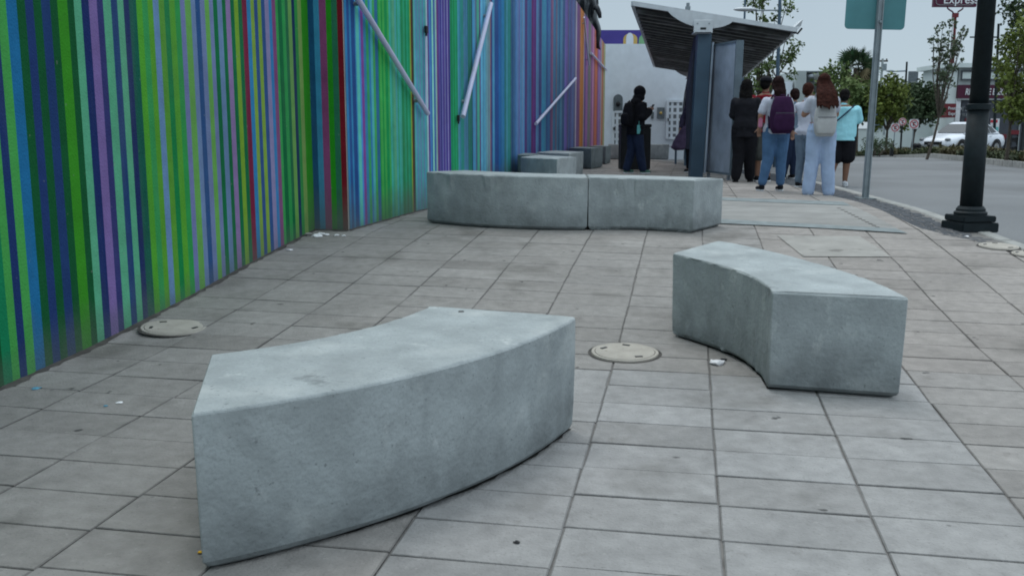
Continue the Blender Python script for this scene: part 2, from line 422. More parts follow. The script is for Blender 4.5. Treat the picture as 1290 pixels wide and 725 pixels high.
# ------------------------------------------------------------------ mural wall
K = 1.32    # display colour -> paint albedo
def paint(c, k=None):
    l = lin(c); m = sum(l)/3
    g = .06*m
    return tuple(max(.006, min(.85, (v*.94+g)*(k or K)*t)) for v, t in zip(l, (1.03,1.0,.86)))
NV=(22,48,105); DG=(0,80,46); MI=(78,158,130); GR=(60,148,74)
near = [(-60,(0,110,80)),(-46,NV),(-34,DG),(-24,(0,118,82)),(-12,GR),(-2,NV),(8,GR),(19.3,(8,98,155)),(32.4,DG),(42.8,(25,52,110)),(53,DG),(62.8,(25,55,110)),(73.8,DG),
(82.8,(48,132,28)),(95.2,DG),(103.2,MI),(112.4,(20,40,100)),(121.7,(112,92,158)),(131.7,(46,50,110)),(139.3,MI),(149,(25,60,115)),(156.9,MI),
(164.5,(20,40,95)),(171.4,(10,85,75)),(180.3,(70,148,42)),(187.5,(45,140,80)),(194.4,(78,145,42)),(200.8,(92,128,178)),(207.9,(78,142,46)),(214.8,(0,120,66)),(221,(75,148,42)),(227.9,(35,140,72)),
(234.4,(102,112,168)),(240.3,(92,152,76)),(247.7,(97,122,172)),(253.2,(25,70,130)),(259,(98,115,168)),(264.8,(92,156,72)),(270.3,(100,115,165)),(275.2,(0,100,62)),(280.3,(90,120,165)),(286.3,(0,98,62)),
(290.7,(126,105,160)),(296.5,(0,100,65)),(301.1,(108,150,42)),(306.2,(0,100,62)),(310.8,(112,22,60)),(316.6,(32,115,175)),(321.4,(115,150,60)),(325.8,(40,75,135)),(330.1,(115,150,60)),(334.5,(40,75,135)),
(338.9,(126,120,170)),(343.9,(36,115,180)),(347.6,(120,65,120)),(352.1,(45,145,80)),(355.2,(0,100,60)),(360,(35,140,75)),(364.1,(0,100,62)),(367.6,(96,150,76)),(372,(15,45,85)),(375.6,(40,130,65)),(379.3,(110,145,80)),(383.9,(40,132,26))]
jog = [(392.,(15,72,118)),(399.,(45,125,175)),(406,(125,60,115)),(414.5,(30,132,25)),(421.1,(35,105,85)),(428.3,(112,16,36))]
def D_(z): return 430+z/7.167
def E_(z): return 590+z/7.167
def blk(f, lst): return [(f(a), c) for a, c in lst]
far = blk(D_, [(50,(38,118,178)),(70,(35,75,140)),(92,(38,118,175)),(108,(30,70,135)),(140,(38,118,175)),(150,(78,178,180)),(178,(60,120,190)),(192,(118,65,150)),(215,(45,120,170)),(238,(48,148,100)),(262,(40,120,180)),(278,(70,165,180)),(298,(60,155,90)),(318,(40,100,150)),
(345,(20,140,70)),(355,(60,160,80)),(375,(15,140,70)),(388,(60,160,80)),(405,(10,140,80)),(430,(60,160,90)),(445,(60,165,150)),(475,(80,160,130)),(495,(60,160,165)),(512,(40,150,110)),(522,(50,165,155)),(548,(10,130,85)),(570,(25,150,115)),(585,(10,130,85)),(600,(30,150,120)),(612,(15,140,95)),
(630,(130,150,50)),(640,(75,50,50)),(657,(20,110,90)),(664,(70,150,170)),(686,(100,120,170)),(694,(70,150,170)),(712,(98,118,170)),(720,(72,150,170)),(742,(95,118,168)),(750,(70,150,168)),(775,(155,185,205)),(787,(85,60,140)),(801,(50,110,180)),(825,(130,200,190)),(838,(60,100,170)),(855,(140,180,180)),(868,(95,50,130)),
(885,(62,62,145)),(892,(90,80,160)),(898,(50,50,140)),(912,(120,120,180)),(918,(62,50,145)),(938,(130,130,185)),(944,(70,60,150)),(963,(135,130,185)),(969,(65,55,145)),(988,(15,140,100)),(1010,(20,155,115)),(1016,(15,140,98)),(1032,(20,158,118)),(1038,(15,140,98)),(1055,(60,140,172)),(1080,(35,130,130)),(1108,(60,120,162)),(1128,(40,100,130)),(1134,(60,120,162)),(1145,(20,100,100)),(1152,(25,120,110)),(1160,(15,80,90)),(1167,(25,120,110)),(1176,(15,80,90))])
far += blk(E_, [(40,(75,145,195)),(70,(92,70,120)),(78,(60,160,150)),(102,(90,60,130)),(113,(82,155,195)),(136,(60,125,175)),(142,(82,155,195)),(165,(100,150,170)),(178,(110,120,150)),(184,(100,150,165)),(195,(125,100,130)),(207,(50,60,130)),(218,(66,140,190)),(238,(35,75,145)),(275,(25,100,168)),(300,(30,115,175)),(325,(40,120,140)),(345,(60,130,160)),(355,(35,125,135)),
(385,(40,80,130)),(405,(50,95,145)),(430,(75,115,175)),(455,(98,98,165)),(465,(76,130,185)),(485,(90,125,180)),(492,(76,130,185)),(508,(82,60,128)),(530,(45,92,148)),(568,(92,45,116)),(610,(85,125,180)),(636,(60,65,132)),(660,(55,130,175)),(700,(45,80,140)),(716,(60,110,168)),(738,(122,90,140)),(762,(60,115,160)),(780,(70,85,135)),(790,(115,105,130)),(797,(65,115,160)),(815,(50,80,130)),(822,(70,120,165)),(845,(60,90,140)),
(866,(115,95,162)),(893,(80,90,140)),(912,(72,80,135)),(925,(95,80,145)),(930,(80,90,142)),(963,(170,155,175)),(973,(112,75,132)),(990,(130,85,120)),(1004,(178,112,60)),(1035,(150,140,165)),(1042,(100,80,145)),(1055,(142,95,156)),(1075,(128,122,126)),(1100,(120,80,140)),(1112,(168,112,162)),(1128,(150,95,100)),(1136,(172,92,84)),(1150,(180,110,70)),(1157,(160,80,110)),(1166,(142,110,170)),(1190,(152,142,152)),(1199,(172,112,90)),(1214,(152,152,122)),(1229,(152,152,122))])
def wall_hit(px, py, A, B):     # intersection of a view ray with the vertical plane through A,B
    a, b = ray(px, py)          # point = (a*t, t, CH+b*t)
    dx, dy = B[0]-A[0], B[1]-A[1]; nx, ny = dy, -dx
    t = (nx*A[0]+ny*A[1])/(nx*a+ny); return a*t, t, CH+b*t
def top_z(Y): return 4.18+(33.7-Y)*.026 if Y > 12 else 4.75
Vw = []; Fw = []; Cw = []; Hw = []
def strip(p, q, c):
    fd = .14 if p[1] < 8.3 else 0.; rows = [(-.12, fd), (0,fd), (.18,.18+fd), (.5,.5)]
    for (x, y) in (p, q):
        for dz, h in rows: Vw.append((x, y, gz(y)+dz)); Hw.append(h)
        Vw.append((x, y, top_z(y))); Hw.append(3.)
    b = len(Vw)-10
    for k in range(4): Fw.append((b+k, b+5+k, b+6+k, b+k+1)); Cw.append(paint(c))
def segs(lst, A, B, end=None, fine=0):
    pts = [wall_hit(px, 150, A, B)[:2] for px, c in lst]+[end]
    for (p, q, (px, c)) in zip(pts, pts[1:], lst):
        n = 1 if not fine else random.choice(fine)
        for k in range(n):
            a = (p[0]+(q[0]-p[0])*k/n, p[1]+(q[1]-p[1])*k/n); b = (p[0]+(q[0]-p[0])*(k+1)/n, p[1]+(q[1]-p[1])*(k+1)/n)
            j = random.uniform(-14, 14) if n > 1 else 0; j2 = random.uniform(-10, 10) if n > 1 else 0
            strip(a, b, (max(0, c[0]+j+j2), max(0, c[1]+j), max(0, c[2]+j-j2)))
A1, A2, A3, A4, A5, A6 = W1[1], W1[2], (-1.74,8.235), (-1.408,8.19), (-.926,10.19), (3.22,33.7)
A3 = wall_hit(392, 150, A1, A2)[:2]; A3 = (A3[0], A3[1])
JE = (A3[0]+.315, A3[1]-.06)
JE = wall_hit(435., 150, A3, (A3[0]+1, A3[1]-.16))[:2]
segs(near, A1, A2, A3)
b0 = wall_hit(near[0][0], 150, A1, A2)[:2]
cyc = [(b0[0]-(A2[0]-A1[0])*k*.035, b0[1]-(A2[1]-A1[1])*k*.035) for k in range(0, 60)]
for k in range(59):     # the mural runs on behind the camera
    strip(cyc[k+1], cyc[k], random.choice([NV, DG, MI, GR, (112,92,158), (8,98,155), (40,130,30)]))
segs(jog, A3, (A3[0]+1, A3[1]-.16), JE)
nf = [s for s in far if s[0] < 540]; ff = [s for s in far if s[0] >= 540]
mid = wall_hit(ff[0][0], 150, JE, (A5[0], A5[1]))[:2]
segs(nf, JE, A5, mid, (1,1,1,2))
segs(ff, mid, A6, A6, (1,2,2,3))
me = bpy.data.meshes.new('painted_surface'); me.from_pydata(Vw, [], Fw); colattr(me, Cw)
ha = me.attributes.new('hgt', 'FLOAT', 'POINT')
for i, h in enumerate(Hw): ha.data[i].value = h
mural = empty('striped_wall', (0,0,0)); tag(mural, 'long mural wall painted in thin vertical green, blue, purple and orange stripes', 'wall')
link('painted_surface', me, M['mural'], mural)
bm = bmesh.new()
line = [cyc[-1], A3, JE, mid, A6]
for (p, q) in zip(line, line[1:]):
    d = Vector((q[0]-p[0], q[1]-p[1], 0)).normalized(); n = Vector((-d.y, d.x, 0))
    P = [Vector((*p, 0))+n*.004, Vector((*q, 0))+n*.004, Vector((*q, 0))+n*.22, Vector((*p, 0))+n*.22]
    lo = [bm.verts.new((v.x, v.y, -.6)) for v in P]; hi = [bm.verts.new((v.x, v.y, top_z(v.y)-.003)) for v in P]
    bm.faces.new(hi)
    for i in range(4): bm.faces.new((lo[i], lo[(i+1) % 4], hi[(i+1) % 4], hi[i]))
from_bm('wall_core', bm, M['wall_back'], mural)
# dirt line and rubbish at the wall foot
bm = bmesh.new()
for (p, q) in zip([b0, A3, JE, mid], [A3, JE, mid, A6]):
    p, q = Vector((*p, 0)), Vector((*q, 0)); L_ = (q-p).length; n = Vector(((q-p).normalized().y, -(q-p).normalized().x, 0))
    k = int(L_/.05)
    prev = None
    for i in range(k+1):
        c = p.lerp(q, i/k); w = .012+random.random()*.03
        a = bm.verts.new((c.x-n.x*.01, c.y-n.y*.01, gz(c.y)+.012)); b = bm.verts.new((c.x+n.x*w, c.y+n.y*w, gz(c.y)+.0015))
        if prev: bm.faces.new((prev[0], a, b, prev[1]))
        prev = (a, b)
tag(from_bm('wall_foot_dirt', bm, M['dirt']), 'dark line of dirt gathered along the foot of the striped wall', 'dirt', kind='stuff')
# light tubes
def light_tube(p, q, A, B, r, label, off=.06, brk=True):
    P = Vector(wall_hit(*p, A, B)); Q = Vector(wall_hit(*q, A, B))
    n = Vector((B[1]-A[1], -(B[0]-A[0]), 0)).normalized()*off
    t = empty('light_tube', P+n); tag(t, label, 'light tube', 'light tubes fixed on the mural wall')
    bm = bmesh.new(); tube(bm, [(0,0,0), Q-P], r, 14); from_bm('tube', bm, M['tube'], t, smooth=False)
    if brk:
        for k in (.12, .88):
            bm = bmesh.new(); c = (Q-P)*k-n*.5
            tube(bm, [c-n*.5, c+n*.45], r*.7, 8); from_bm('bracket', bm, M['galv'], t)
    return t
light_tube((432,-18), (532,143), JE, A5, .027, 'thickest lilac light tube, slanting down to the right over the green stripes')
light_tube((534,42), (534.5,142), JE, A5, .008, 'thin pale upright tube below a small black socket on the teal stripes', .02, False)
light_tube((613,5), (577,147), mid, A6, .03, 'white light tube leaning steeply over the purple and teal stripes')
light_tube((722,99), (671,156), mid, A6, .03, 'lilac light tube low on the blue stripes sloping down to the left')
light_tube((733,22), (739,82), mid, A6, .026, 'faint almost upright light tube beside the first orange stripe')
light_tube((742,67), (762,88.5), mid, A6, .03, 'short light tube sloping down to the far end of the mural')
for p, A, B, lb in (((533.5,37.5), JE, A5, 'small black socket above the thin upright tube'), ((574.3,149), mid, A6, 'small black socket at the foot of the steep white tube')):
    c = Vector(wall_hit(*p, A, B)); n = Vector((B[1]-A[1], -(B[0]-A[0]), 0)).normalized()*.03
    bm = bmesh.new(); box(bm, (0,0,0), (.05,.03,.075), math.atan2(B[1]-A[1], B[0]-A[0])); bmesh.ops.bevel(bm, geom=bm.edges[:], offset=.006, affect='EDGES')
    box(bm, (0,0,-.05), (.02,.02,.03))
    tag(from_bm('wall_socket', bm, M['black'], None, c+n), lb, 'socket')
# black sheet hanging behind the far top of the wall
def sheet():
    bm = bmesh.new(); nx_, ny_ = 22, 26; g = []
    for j in range(ny_+1):
        row = []
        for i in range(nx_+1):
            s, t = i/nx_, j/ny_
            Y = 29.+1.2*s; edgeR = 756.5-10.5*t**1.6-2*math.sin(t*9)
            edgeR = 756.5-6*max(0, t-.25)**.8-1.5*math.sin(t*14)
            px = 724+(edgeR-724)*s; py = 62-75*t
            p = AY(px, py, Y); f = math.sin(s*17+t*5)*.10+math.sin(s*31-t*11)*.05+random.uniform(-.012,.012)
            row.append(bm.verts.new(p+Vector((0, f, f*.3))))
        g.append(row)
    for j in range(ny_):
        for i in range(nx_): bm.faces.new((g[j][i], g[j][i+1], g[j+1][i+1], g[j+1][i]))
    o = empty('black_sheet', AY(740,45,29.5)); tag(o, 'crumpled black plastic sheet hanging behind the top of the mural wall', 'plastic sheet')
    o2 = from_bm('sheet', bm, M['tarp'], o, smooth=True); o2.matrix_parent_inverse = Matrix.Translation(-o.location)
    bm = bmesh.new(); tube(bm, [AY(750,8,29.7), AY(753,12,29.7), AY(755,17,29.7), AY(756,23,29.7)], [.1,.08,.07,.05], 8)
    o3 = from_bm('loose_strap', bm, M['tarp'], o, smooth=True); o3.matrix_parent_inverse = Matrix.Translation(-o.location)
sheet()

# ------------------------------------------------------------------ concrete benches
def arc(p, q, sag, n=30):
    p, q = Vector(p), Vector(q); d = q-p; L_ = d.length; nrm = Vector((d.y, -d.x))/L_
    out = []
    if abs(sag) < 1e-4: return [p.lerp(q, i/n) for i in range(n+1)]
    for i in range(n+1):
        t = i/n; s = 4*sag*t*(1-t); out.append(p+d*t+nrm*s)
    return out
def bench(outer, inner, so, si, label, hgt=.465, group='curved concrete bench blocks', m='bench', shrink=.012, cut=None, ztop=None):
    pts = arc(*outer, so)+arc(*inner, si)
    cx = sum(p.x for p in pts)/len(pts); cy = sum(p.y for p in pts)/len(pts)
    rows = [0., .016, .032, .12, .3, .455, .465]
    zb = gz(cy)
    bm = bmesh.new(); rings = []
    rnd = random.Random(label)
    for r in rows:
        k = 1-(1-r/.465)*shrink*1.6; ring = []
        inset = .045 if r == 0. else (.014 if r == .016 else 0)
        if r == rows[-1]: inset = .008
        for p in pts:
            d = Vector((cx-p.x, cy-p.y)); l = d.length
            x = cx+(p.x-cx)*k+d.x/l*inset; y = cy+(p.y-cy)*k+d.y/l*inset
            jt = rnd.uniform(-.0018,.0018)+(rnd.uniform(-.014,.0) if rnd.random() < .13 and (r > .4 or r < .05) else 0)
            g = gz(p.y)
            z = g+(.004 if r == 0 else 0)+r*hgt/.465
            if ztop: z = g+r/.465*(ztop(p.x)-g)
            ring.append(bm.verts.new((x-cx+jt, y-cy+jt*.7, z-zb)))
        rings.append(ring)
    n = len(pts)
    for a, b in zip(rings, rings[1:]):
        for i in range(n): bm.faces.new((a[i], a[(i+1) % n], b[(i+1) % n], b[i]))
    # top as strips between the two arcs, domed a hair
    t = rings[-1]; h = n//2
    mids = []
    for i in range(h):
        a, b = t[i], t[n-1-i]
        mids.append([a]+[bm.verts.new(a.co.lerp(b.co, s)+Vector((0,0,.002))) for s in (.1,.5,.9)]+[b])
    for i in range(h-1):
        for k in range(4): bm.faces.new((mids[i][k], mids[i+1][k], mids[i+1][k+1], mids[i][k+1]))
    # end faces close through the rings already; floor
    hl = bm.verts.layers.float.new('hgt')
    for v in bm.verts: v[hl] = v.co.z+zb-gz(v.co.y+cy)
    o = from_bm('concrete_bench', bm, M[m], None, (cx, cy, zb))
    tag(o, label, 'bench', group)
    bev = o.modifiers.new('b', 'BEVEL'); bev.width = .006; bev.segments = 2; bev.limit_method = 'ANGLE'; bev.angle_limit = R(50)
    return o
T = .465
def Gt(px, py): return G(px, py, T)
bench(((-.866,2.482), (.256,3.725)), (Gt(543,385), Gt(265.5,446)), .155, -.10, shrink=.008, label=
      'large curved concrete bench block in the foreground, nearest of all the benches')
fb = bpy.data.objects['concrete_bench']; ix, iy = Gt(581,393); bm = bmesh.new()
loft(bm, [((0,0,-.01),.012,.012),((0,0,.0035),.012,.012),((0,0,.004),.009,.009),((0,0,-.002),.008,.008)], 16)
ins = from_bm('metal_insert', bm, M['dirt'], fb); ins.location = (ix-fb.location.x, iy-fb.location.y, gz(iy)+.4655-fb.location.z)
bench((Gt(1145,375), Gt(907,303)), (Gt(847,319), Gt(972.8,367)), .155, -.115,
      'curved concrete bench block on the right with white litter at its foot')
zt = lambda x: .80-.018*(x-.5)
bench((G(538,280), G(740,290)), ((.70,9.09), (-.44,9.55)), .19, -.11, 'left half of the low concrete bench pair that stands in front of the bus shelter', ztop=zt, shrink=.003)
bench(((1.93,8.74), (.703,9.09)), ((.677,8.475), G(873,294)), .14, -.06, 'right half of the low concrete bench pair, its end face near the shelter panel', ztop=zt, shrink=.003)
def qb(fl, fr, br, bl, label, m='bench', so=.06):   # corners as (pixel x, depth)
    c = [(AY(px, 190, Y).x, Y) for px, Y in (fl, fr, br, bl)]
    return bench((c[0], c[1]), (c[2], c[3]), so, -so*.6, label, m=m)
def foot_ring(outer, inner, so, si):  # near-black ragged ring laid on the paving under a bench's edges
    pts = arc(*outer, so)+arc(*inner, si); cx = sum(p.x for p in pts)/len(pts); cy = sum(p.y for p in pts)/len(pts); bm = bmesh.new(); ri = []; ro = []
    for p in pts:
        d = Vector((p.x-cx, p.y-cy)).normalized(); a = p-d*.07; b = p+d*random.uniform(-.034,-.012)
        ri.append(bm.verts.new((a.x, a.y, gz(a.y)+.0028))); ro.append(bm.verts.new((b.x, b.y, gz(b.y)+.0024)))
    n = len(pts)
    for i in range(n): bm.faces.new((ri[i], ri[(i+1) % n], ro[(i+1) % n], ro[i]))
    tag(from_bm('bench_foot_ring', bm, M['joint_dark']), 'dark ragged ring on the ground under the edges of a concrete bench block', 'dirt', kind='stuff')
foot_ring(((-.868,2.50), (.258,3.74)), (Gt(543,385), Gt(265.5,446)), .155, -.10)
foot_ring((G(1133,498), (1.2,6.08)), (G(848,424), G(966,492)), .155, -.115)
qb((656,13.8), (702,12.9), (726,13.9), (682,15.1), 'pale curved bench block behind the low bench pair, first of the row by the mural')
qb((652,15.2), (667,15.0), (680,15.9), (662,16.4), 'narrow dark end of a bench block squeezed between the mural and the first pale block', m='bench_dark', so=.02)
qb((676,16.9), (717,16.2), (735,17.4), (700,18.6), 'grey bench block second in the row along the mural, half hidden')
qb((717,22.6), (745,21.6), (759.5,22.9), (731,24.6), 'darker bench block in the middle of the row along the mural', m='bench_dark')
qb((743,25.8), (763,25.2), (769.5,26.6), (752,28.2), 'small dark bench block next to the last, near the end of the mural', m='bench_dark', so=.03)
qb((766,30.3), (843,30.0), (843,30.7), (768,31.2), 'long flat bench block across the far end before the white wall', so=.02)

# ------------------------------------------------------------------ manhole covers
def manhole(px, py, r, label, rz=0):
    x, y = G(px, py); s = math.atan((gz(y+.2)-gz(y-.2))/.4)
    t = empty('manhole_cover', (x, y, gz(y)+.003)); t.rotation_euler = (s, 0, rz); tag(t, label, 'manhole cover')
    def disc(r0, r1, z0, z1, n=48):
        bm = bmesh.new(); A = []; B = []
        for k in range(n):
            a = 2*math.pi*k/n; w = 1+.006*math.sin(5*a+px)
            A.append(bm.verts.new((r0*w*math.cos(a), r0*w*math.sin(a), z0))); B.append(bm.verts.new((r1*w*math.cos(a), r1*w*math.sin(a), z1)))
        for k in range(n): bm.faces.new((A[k], A[(k+1) % n], B[(k+1) % n], B[k]))
        return bm, A, B
    bm, A, B = disc(r*1.09, r*.99, .000, .002); from_bm('mortar_ring', bm, M['dirt'], t)
    bm, A, B = disc(r*.998, r*.985, .0015, .008)
    C_ = [bm.verts.new((v.co.x*.91, v.co.y*.91, .008)) for v in B]
    for k in range(48): bm.faces.new((B[k], B[(k+1) % 48], C_[(k+1) % 48], C_[k]))
    from_bm('ring', bm, M['manhole'], t)
    bm, A, B = disc(r*.895, r*.875, .0015, .010); bm.faces.new(B); from_bm('lid', bm, M['manhole'], t)
    bm, A, B = disc(r*.90, r*.89, .003, .003); bm.free()
    bm = bmesh.new(); bmesh.ops.create_circle(bm, cap_ends=True, radius=r*.94, segments=48, matrix=Matrix.Translation((0,0,.0035))); from_bm('gap', bm, M['dirt'], t)
    for a in (R(150), R(-60), R(80)):
        bm = bmesh.new(); c = Vector((.68*r*math.cos(a), .68*r*math.sin(a), .0115))
        box(bm, c, (.04,.016,.003), a+1.2); from_bm('lifting_slot', bm, M['black'], t)
    return t
manhole(787, 445, .178, 'round pale manhole cover in the paving between the two front benches')
manhole(219, 413.5, .182, 'round pale manhole cover close to the green stripes of the mural', 1)
manhole(1258, 311, .15, 'round pale manhole cover beside the foot of the dark lamp post')
manhole(1297, 321, .13, 'pale manhole cover cut off by the right edge of the picture')

# ------------------------------------------------------------------ street posts
def lamp_post():
    x, y = G(1221, 288); z = gz(y)
    t = empty('lamp_post', (x, y, z)); tag(t, 'thick dark cast iron lamp post on a stepped base at the kerb', 'lamp post'); t.rotation_euler = (0,0,.12)
    bm = bmesh.new()
    for w, z0, z1 in ((.345,-.02,.065), (.31,.07,.125)):
        box(bm, (0,0,(z0+z1)/2), (w, w, z1-z0))
    bmesh.ops.bevel(bm, geom=bm.edges[:], offset=.008, segments=2, affect='EDGES')
    from_bm('base', bm, M['pole_dark'], t)
    bm = bmesh.new(); loft(bm, [((0,0,.125),.138,.138),((0,0,.15),.14,.14),((0,0,.165),.122,.122),((0,0,.18),.123,.123),((0,0,.205),.104,.104)], 36); from_bm('plinth', bm, M['pole_dark'], t, smooth=False)
    bm = bmesh.new(); loft(bm, [((0,0,.205),.094,.094),((0,0,1.05),.090,.090)], 36); from_bm('lower_shaft', bm, M['pole_dark'], t, smooth=True)
    bm = bmesh.new(); loft(bm, [((0,0,1.05),.092,.092),((0,0,1.056),.106,.106),((0,0,1.10),.106,.106),((0,0,1.107),.085,.085)], 36); from_bm('collar', bm, M['pole_dark'], t)
    bm = bmesh.new(); loft(bm, [((0,0,1.107),.080,.080),((0,0,4.6),.060,.060)], 36); from_bm('shaft', bm, M['pole_dark'], t, smooth=True)
    bm = bmesh.new(); tube(bm, [(0,0,4.6),(0,0,4.8),(.5,0,5.),(.9,0,4.95)], .04, 10); loft(bm, [((.9,0,4.6),.16,.16),((.9,0,4.85),.12,.12),((.9,0,4.95),.04,.04)]); from_bm('lantern', bm, M['pole_dark'], t)
lamp_post()
def sign_post():
    x, y = G(1090, 250); z = gz(y)
    t = empty('road_sign', (x, y, z)); tag(t, 'back of a teal traffic sign on a grey metal post standing in the sidewalk', 'road sign')
    t.rotation_euler = (0, R(1.1), 0)
    bm = bmesh.new(); box(bm, (0,0,1.6), (.075,.045,3.2)); box(bm, (-.026,-.03,1.6), (.012,.02,3.2)); box(bm, (.026,-.03,1.6), (.012,.02,3.2))
    from_bm('post', bm, M['galv'], t)
    zb = AY(1108, 37, y).z-z
    bm = bmesh.new(); w, h = .73, .73; pts = []
    for cx, cz, a0 in ((w/2-.05, h-.05, 0), (-w/2+.05, h-.05, 90), (-w/2+.05, .05, 180), (w/2-.05, .05, 270)):
        for k in range(5): a = R(a0+k*22.5); pts.append((cx+.05*math.cos(a), cz+.05*math.sin(a)))
    A = [bm.verts.new((p[0]-.04, .03, zb+p[1])) for p in pts]; B = [bm.verts.new((p[0]-.04, .034, zb+p[1])) for p in pts]
    bm.faces.new(A); bm.faces.new(B[::-1])
    for i in range(len(A)): bm.faces.new((A[i], A[(i+1) % len(A)], B[(i+1) % len(A)], B[i]))
    from_bm('sign_panel', bm, M['sign_back'], t)
    bm = bmesh.new(); loft(bm, [((0,-.05,zb+.07),.012,.012),((0,-.05,zb+.10),.012,.012)], 10); box(bm, (0,-.026,zb+.085), (.03,.05,.02)); from_bm('bolt', bm, M['galv'], t)
    bm = bmesh.new(); box(bm, (0,0,.004), (.22,.2,.012)); from_bm('foot_plate', bm, M['stain_strip'], t)
sign_post()

# ------------------------------------------------------------------ bus shelter
def shelter():
    Y0, Y1 = 17.2, 32.6
    base = G(876, 221)
    t = empty('bus_shelter', (0,0,0)); tag(t, 'bus shelter with a slanted ribbed roof on a blue grey post', 'bus shelter')
    a, b = AY(797, 6, Y0), AY(1002, 39, Y0)
    VPx, VPz = (846-645)/F, 0
    def back(p, Y):   # along the shelter's own direction
        return Vector((p.x+(Y-p.y)*.172, Y, p.z))
    c, d = back(b, Y1), back(a, Y1)
    up = Vector((0,0,.10))
    bm = bmesh.new()
    lo = [bm.verts.new(p) for p in (a, b, c, d)]; hi = [bm.verts.new(p+up*.5) for p in (a, b, c, d)]
    bm.faces.new(lo); bm.faces.new(hi[::-1])
    for i in range(4): bm.faces.new((lo[i], lo[(i+1) % 4], hi[(i+1) % 4], hi[i]))
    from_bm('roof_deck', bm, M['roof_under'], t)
    # fascia frame
    bm = bmesh.new()
    for p, q in ((a, b), (b, c), (c, d), (d, a)):
        n = (q-p).normalized(); s = Vector((0,0,1)).cross(n).normalized()*.03
        v = [p-s, q-s, q+s, p+s]
        L0 = [bm.verts.new(x+Vector((0,0,-.02))) for x in v]; H0 = [bm.verts.new(x+Vector((0,0,.058))) for x in v]
        bm.faces.new(L0[::-1]); bm.faces.new(H0)
        for i in range(4): bm.faces.new((L0[i], L0[(i+1) % 4], H0[(i+1) % 4], H0[i]))
    from_bm('fascia', bm, M['white_steel'], t)
    # ribs across the underside
    for k in range(1, 27):
        s = k/27; p, q = a.lerp(d, s), b.lerp(c, s); bm = bmesh.new()
        m = (p+q)/2; dd = (q-p); ang = math.atan2(dd.z, dd.x)
        M3 = Matrix.Rotation(-ang, 3, 'Y')
        box(bm, m+Vector((0,0,-.035)), (dd.length-.1, .09+.05*(k % 3 == 0), .06), M=M3)
        from_bm('roof_rib', bm, M['roof_rib'], t)
    # lens-shaped gusset plate at each end of the roof
    for Yg, nm in ((Y0-.035, 'gusset'), (Y1-.3, 'gusset')):
        g0 = a if Yg < 20 else d; g1 = b if Yg < 20 else c
        p0, p1 = g0.lerp(g1, .21), g0.lerp(g1, .615); n = 18; bm = bmesh.new(); T_ = []; Bm = []
        for k in range(n+1):
            s = k/n; p = p0.lerp(p1, s); T_.append(bm.verts.new((p.x, Yg, p.z))); Bm.append(bm.verts.new((p.x, Yg, p.z-.20*(4*s*(1-s))**.8-.01)))
        for k in range(n): bm.faces.new((T_[k], T_[k+1], Bm[k+1], Bm[k]))
        r = bmesh.ops.extrude_face_region(bm, geom=bm.faces[:]); bmesh.ops.translate(bm, verts=[v for v in r['geom'] if isinstance(v, bmesh.types.BMVert)], vec=(0,.02,0))
        from_bm(nm, bm, M['white_steel'], t)
    # posts (near one seen, far one mostly hidden)
    for Yp, first in ((17.35, True), (31.5, False)):
        bx, by = (AY(876, 221, 17.35).x, 17.35) if first else (AY(876, 221, 17.35).x+(31.5-17.35)*.172, 31.5)
        zt = AY(884, 43, 17.35).z; zg = gz(by)-.02; topx = bx+.075
        bm = bmesh.new()
        P0 = [(-.115,-.1),(.115,-.1),(.115,.1),(-.115,.1)]
        lo = [bm.verts.new((bx+x, by+y, zg)) for x, y in P0]; hi = [bm.verts.new((topx+x*1.05, by+y, zt)) for x, y in P0]
        bm.faces.new(hi)
        for i in range(4): bm.faces.new((lo[i], lo[(i+1) % 4], hi[(i+1) % 4], hi[i]))
        from_bm('post', bm, M['steelblue'], t)
        bm = bmesh.new(); tube(bm, [(bx+.15,by-.08,zg+.1),(topx+.15,by-.08,zt-.15)], .022, 8); from_bm('drain_pipe', bm, M['alu'], t)
        # bent fin behind the post
        bm = bmesh.new(); q = [(bx-.10,.9),(bx-.13,2.0),(bx-.08,2.5),(topx-.09,zt-.02),(topx+.02,zt-.02),(bx+.02,.9)]
        A = [bm.verts.new((x, by+.13, z)) for x, z in q]; bm.faces.new(A)
        r = bmesh.ops.extrude_face_region(bm, geom=bm.faces[:]); bmesh.ops.translate(bm, verts=[v for v in r['geom'] if isinstance(v, bmesh.types.BMVert)], vec=(0,.35,0))
        from_bm('side_fin', bm, M['steeldark'], t)
        bm = bmesh.new()
        cx = AY(886, 34, 17.1).x+(by-17.35)*.172; cz = AY(886, 33.5, 17.1).z
        box(bm, (cx, by-.24, cz), (.33,.02,.22)); box(bm, (cx, by-.1, cz-.1), (.30,.3,.02)); bmesh.ops.bevel(bm, geom=bm.edges[:], offset=.005, affect='EDGES')
        br = from_bm('bracket', bm, M['white_steel'], t)
        bm = bmesh.new(); box(bm, (cx, by-.252, cz-.035), (.10,.006,.035)); from_bm('slot', bm, M['black'], br)
        for sx in (-.1,.1):
            bm = bmesh.new(); tube(bm, [(cx+sx, by-.262, cz+.05),(cx+sx, by-.25, cz+.05)], .012, 8); from_bm('bolt', bm, M['galv'], br)
    # back of the advertising panel
    Pl, Pr = AY(885.5, 215, 17.65), AY(920, 219.5, 16.3); Tl, Tr = AY(892, 58.5, 17.65), AY(928.5, 52, 16.3)
    dv = Vector((Pr.x-Pl.x, Pr.y-Pl.y, 0)); ax = dv.normalized(); nn = Vector((ax.y, -ax.x, 0))
    pan = bmesh.new(); v = [Pl, Pr, Tr, Tl]
    A = [pan.verts.new(p) for p in v]; B = [pan.verts.new(p-nn*.10) for p in v]
    pan.faces.new(A); pan.faces.new(B[::-1])
    for i in range(4): pan.faces.new((A[i], A[(i+1) % 4], B[(i+1) % 4], B[i]))
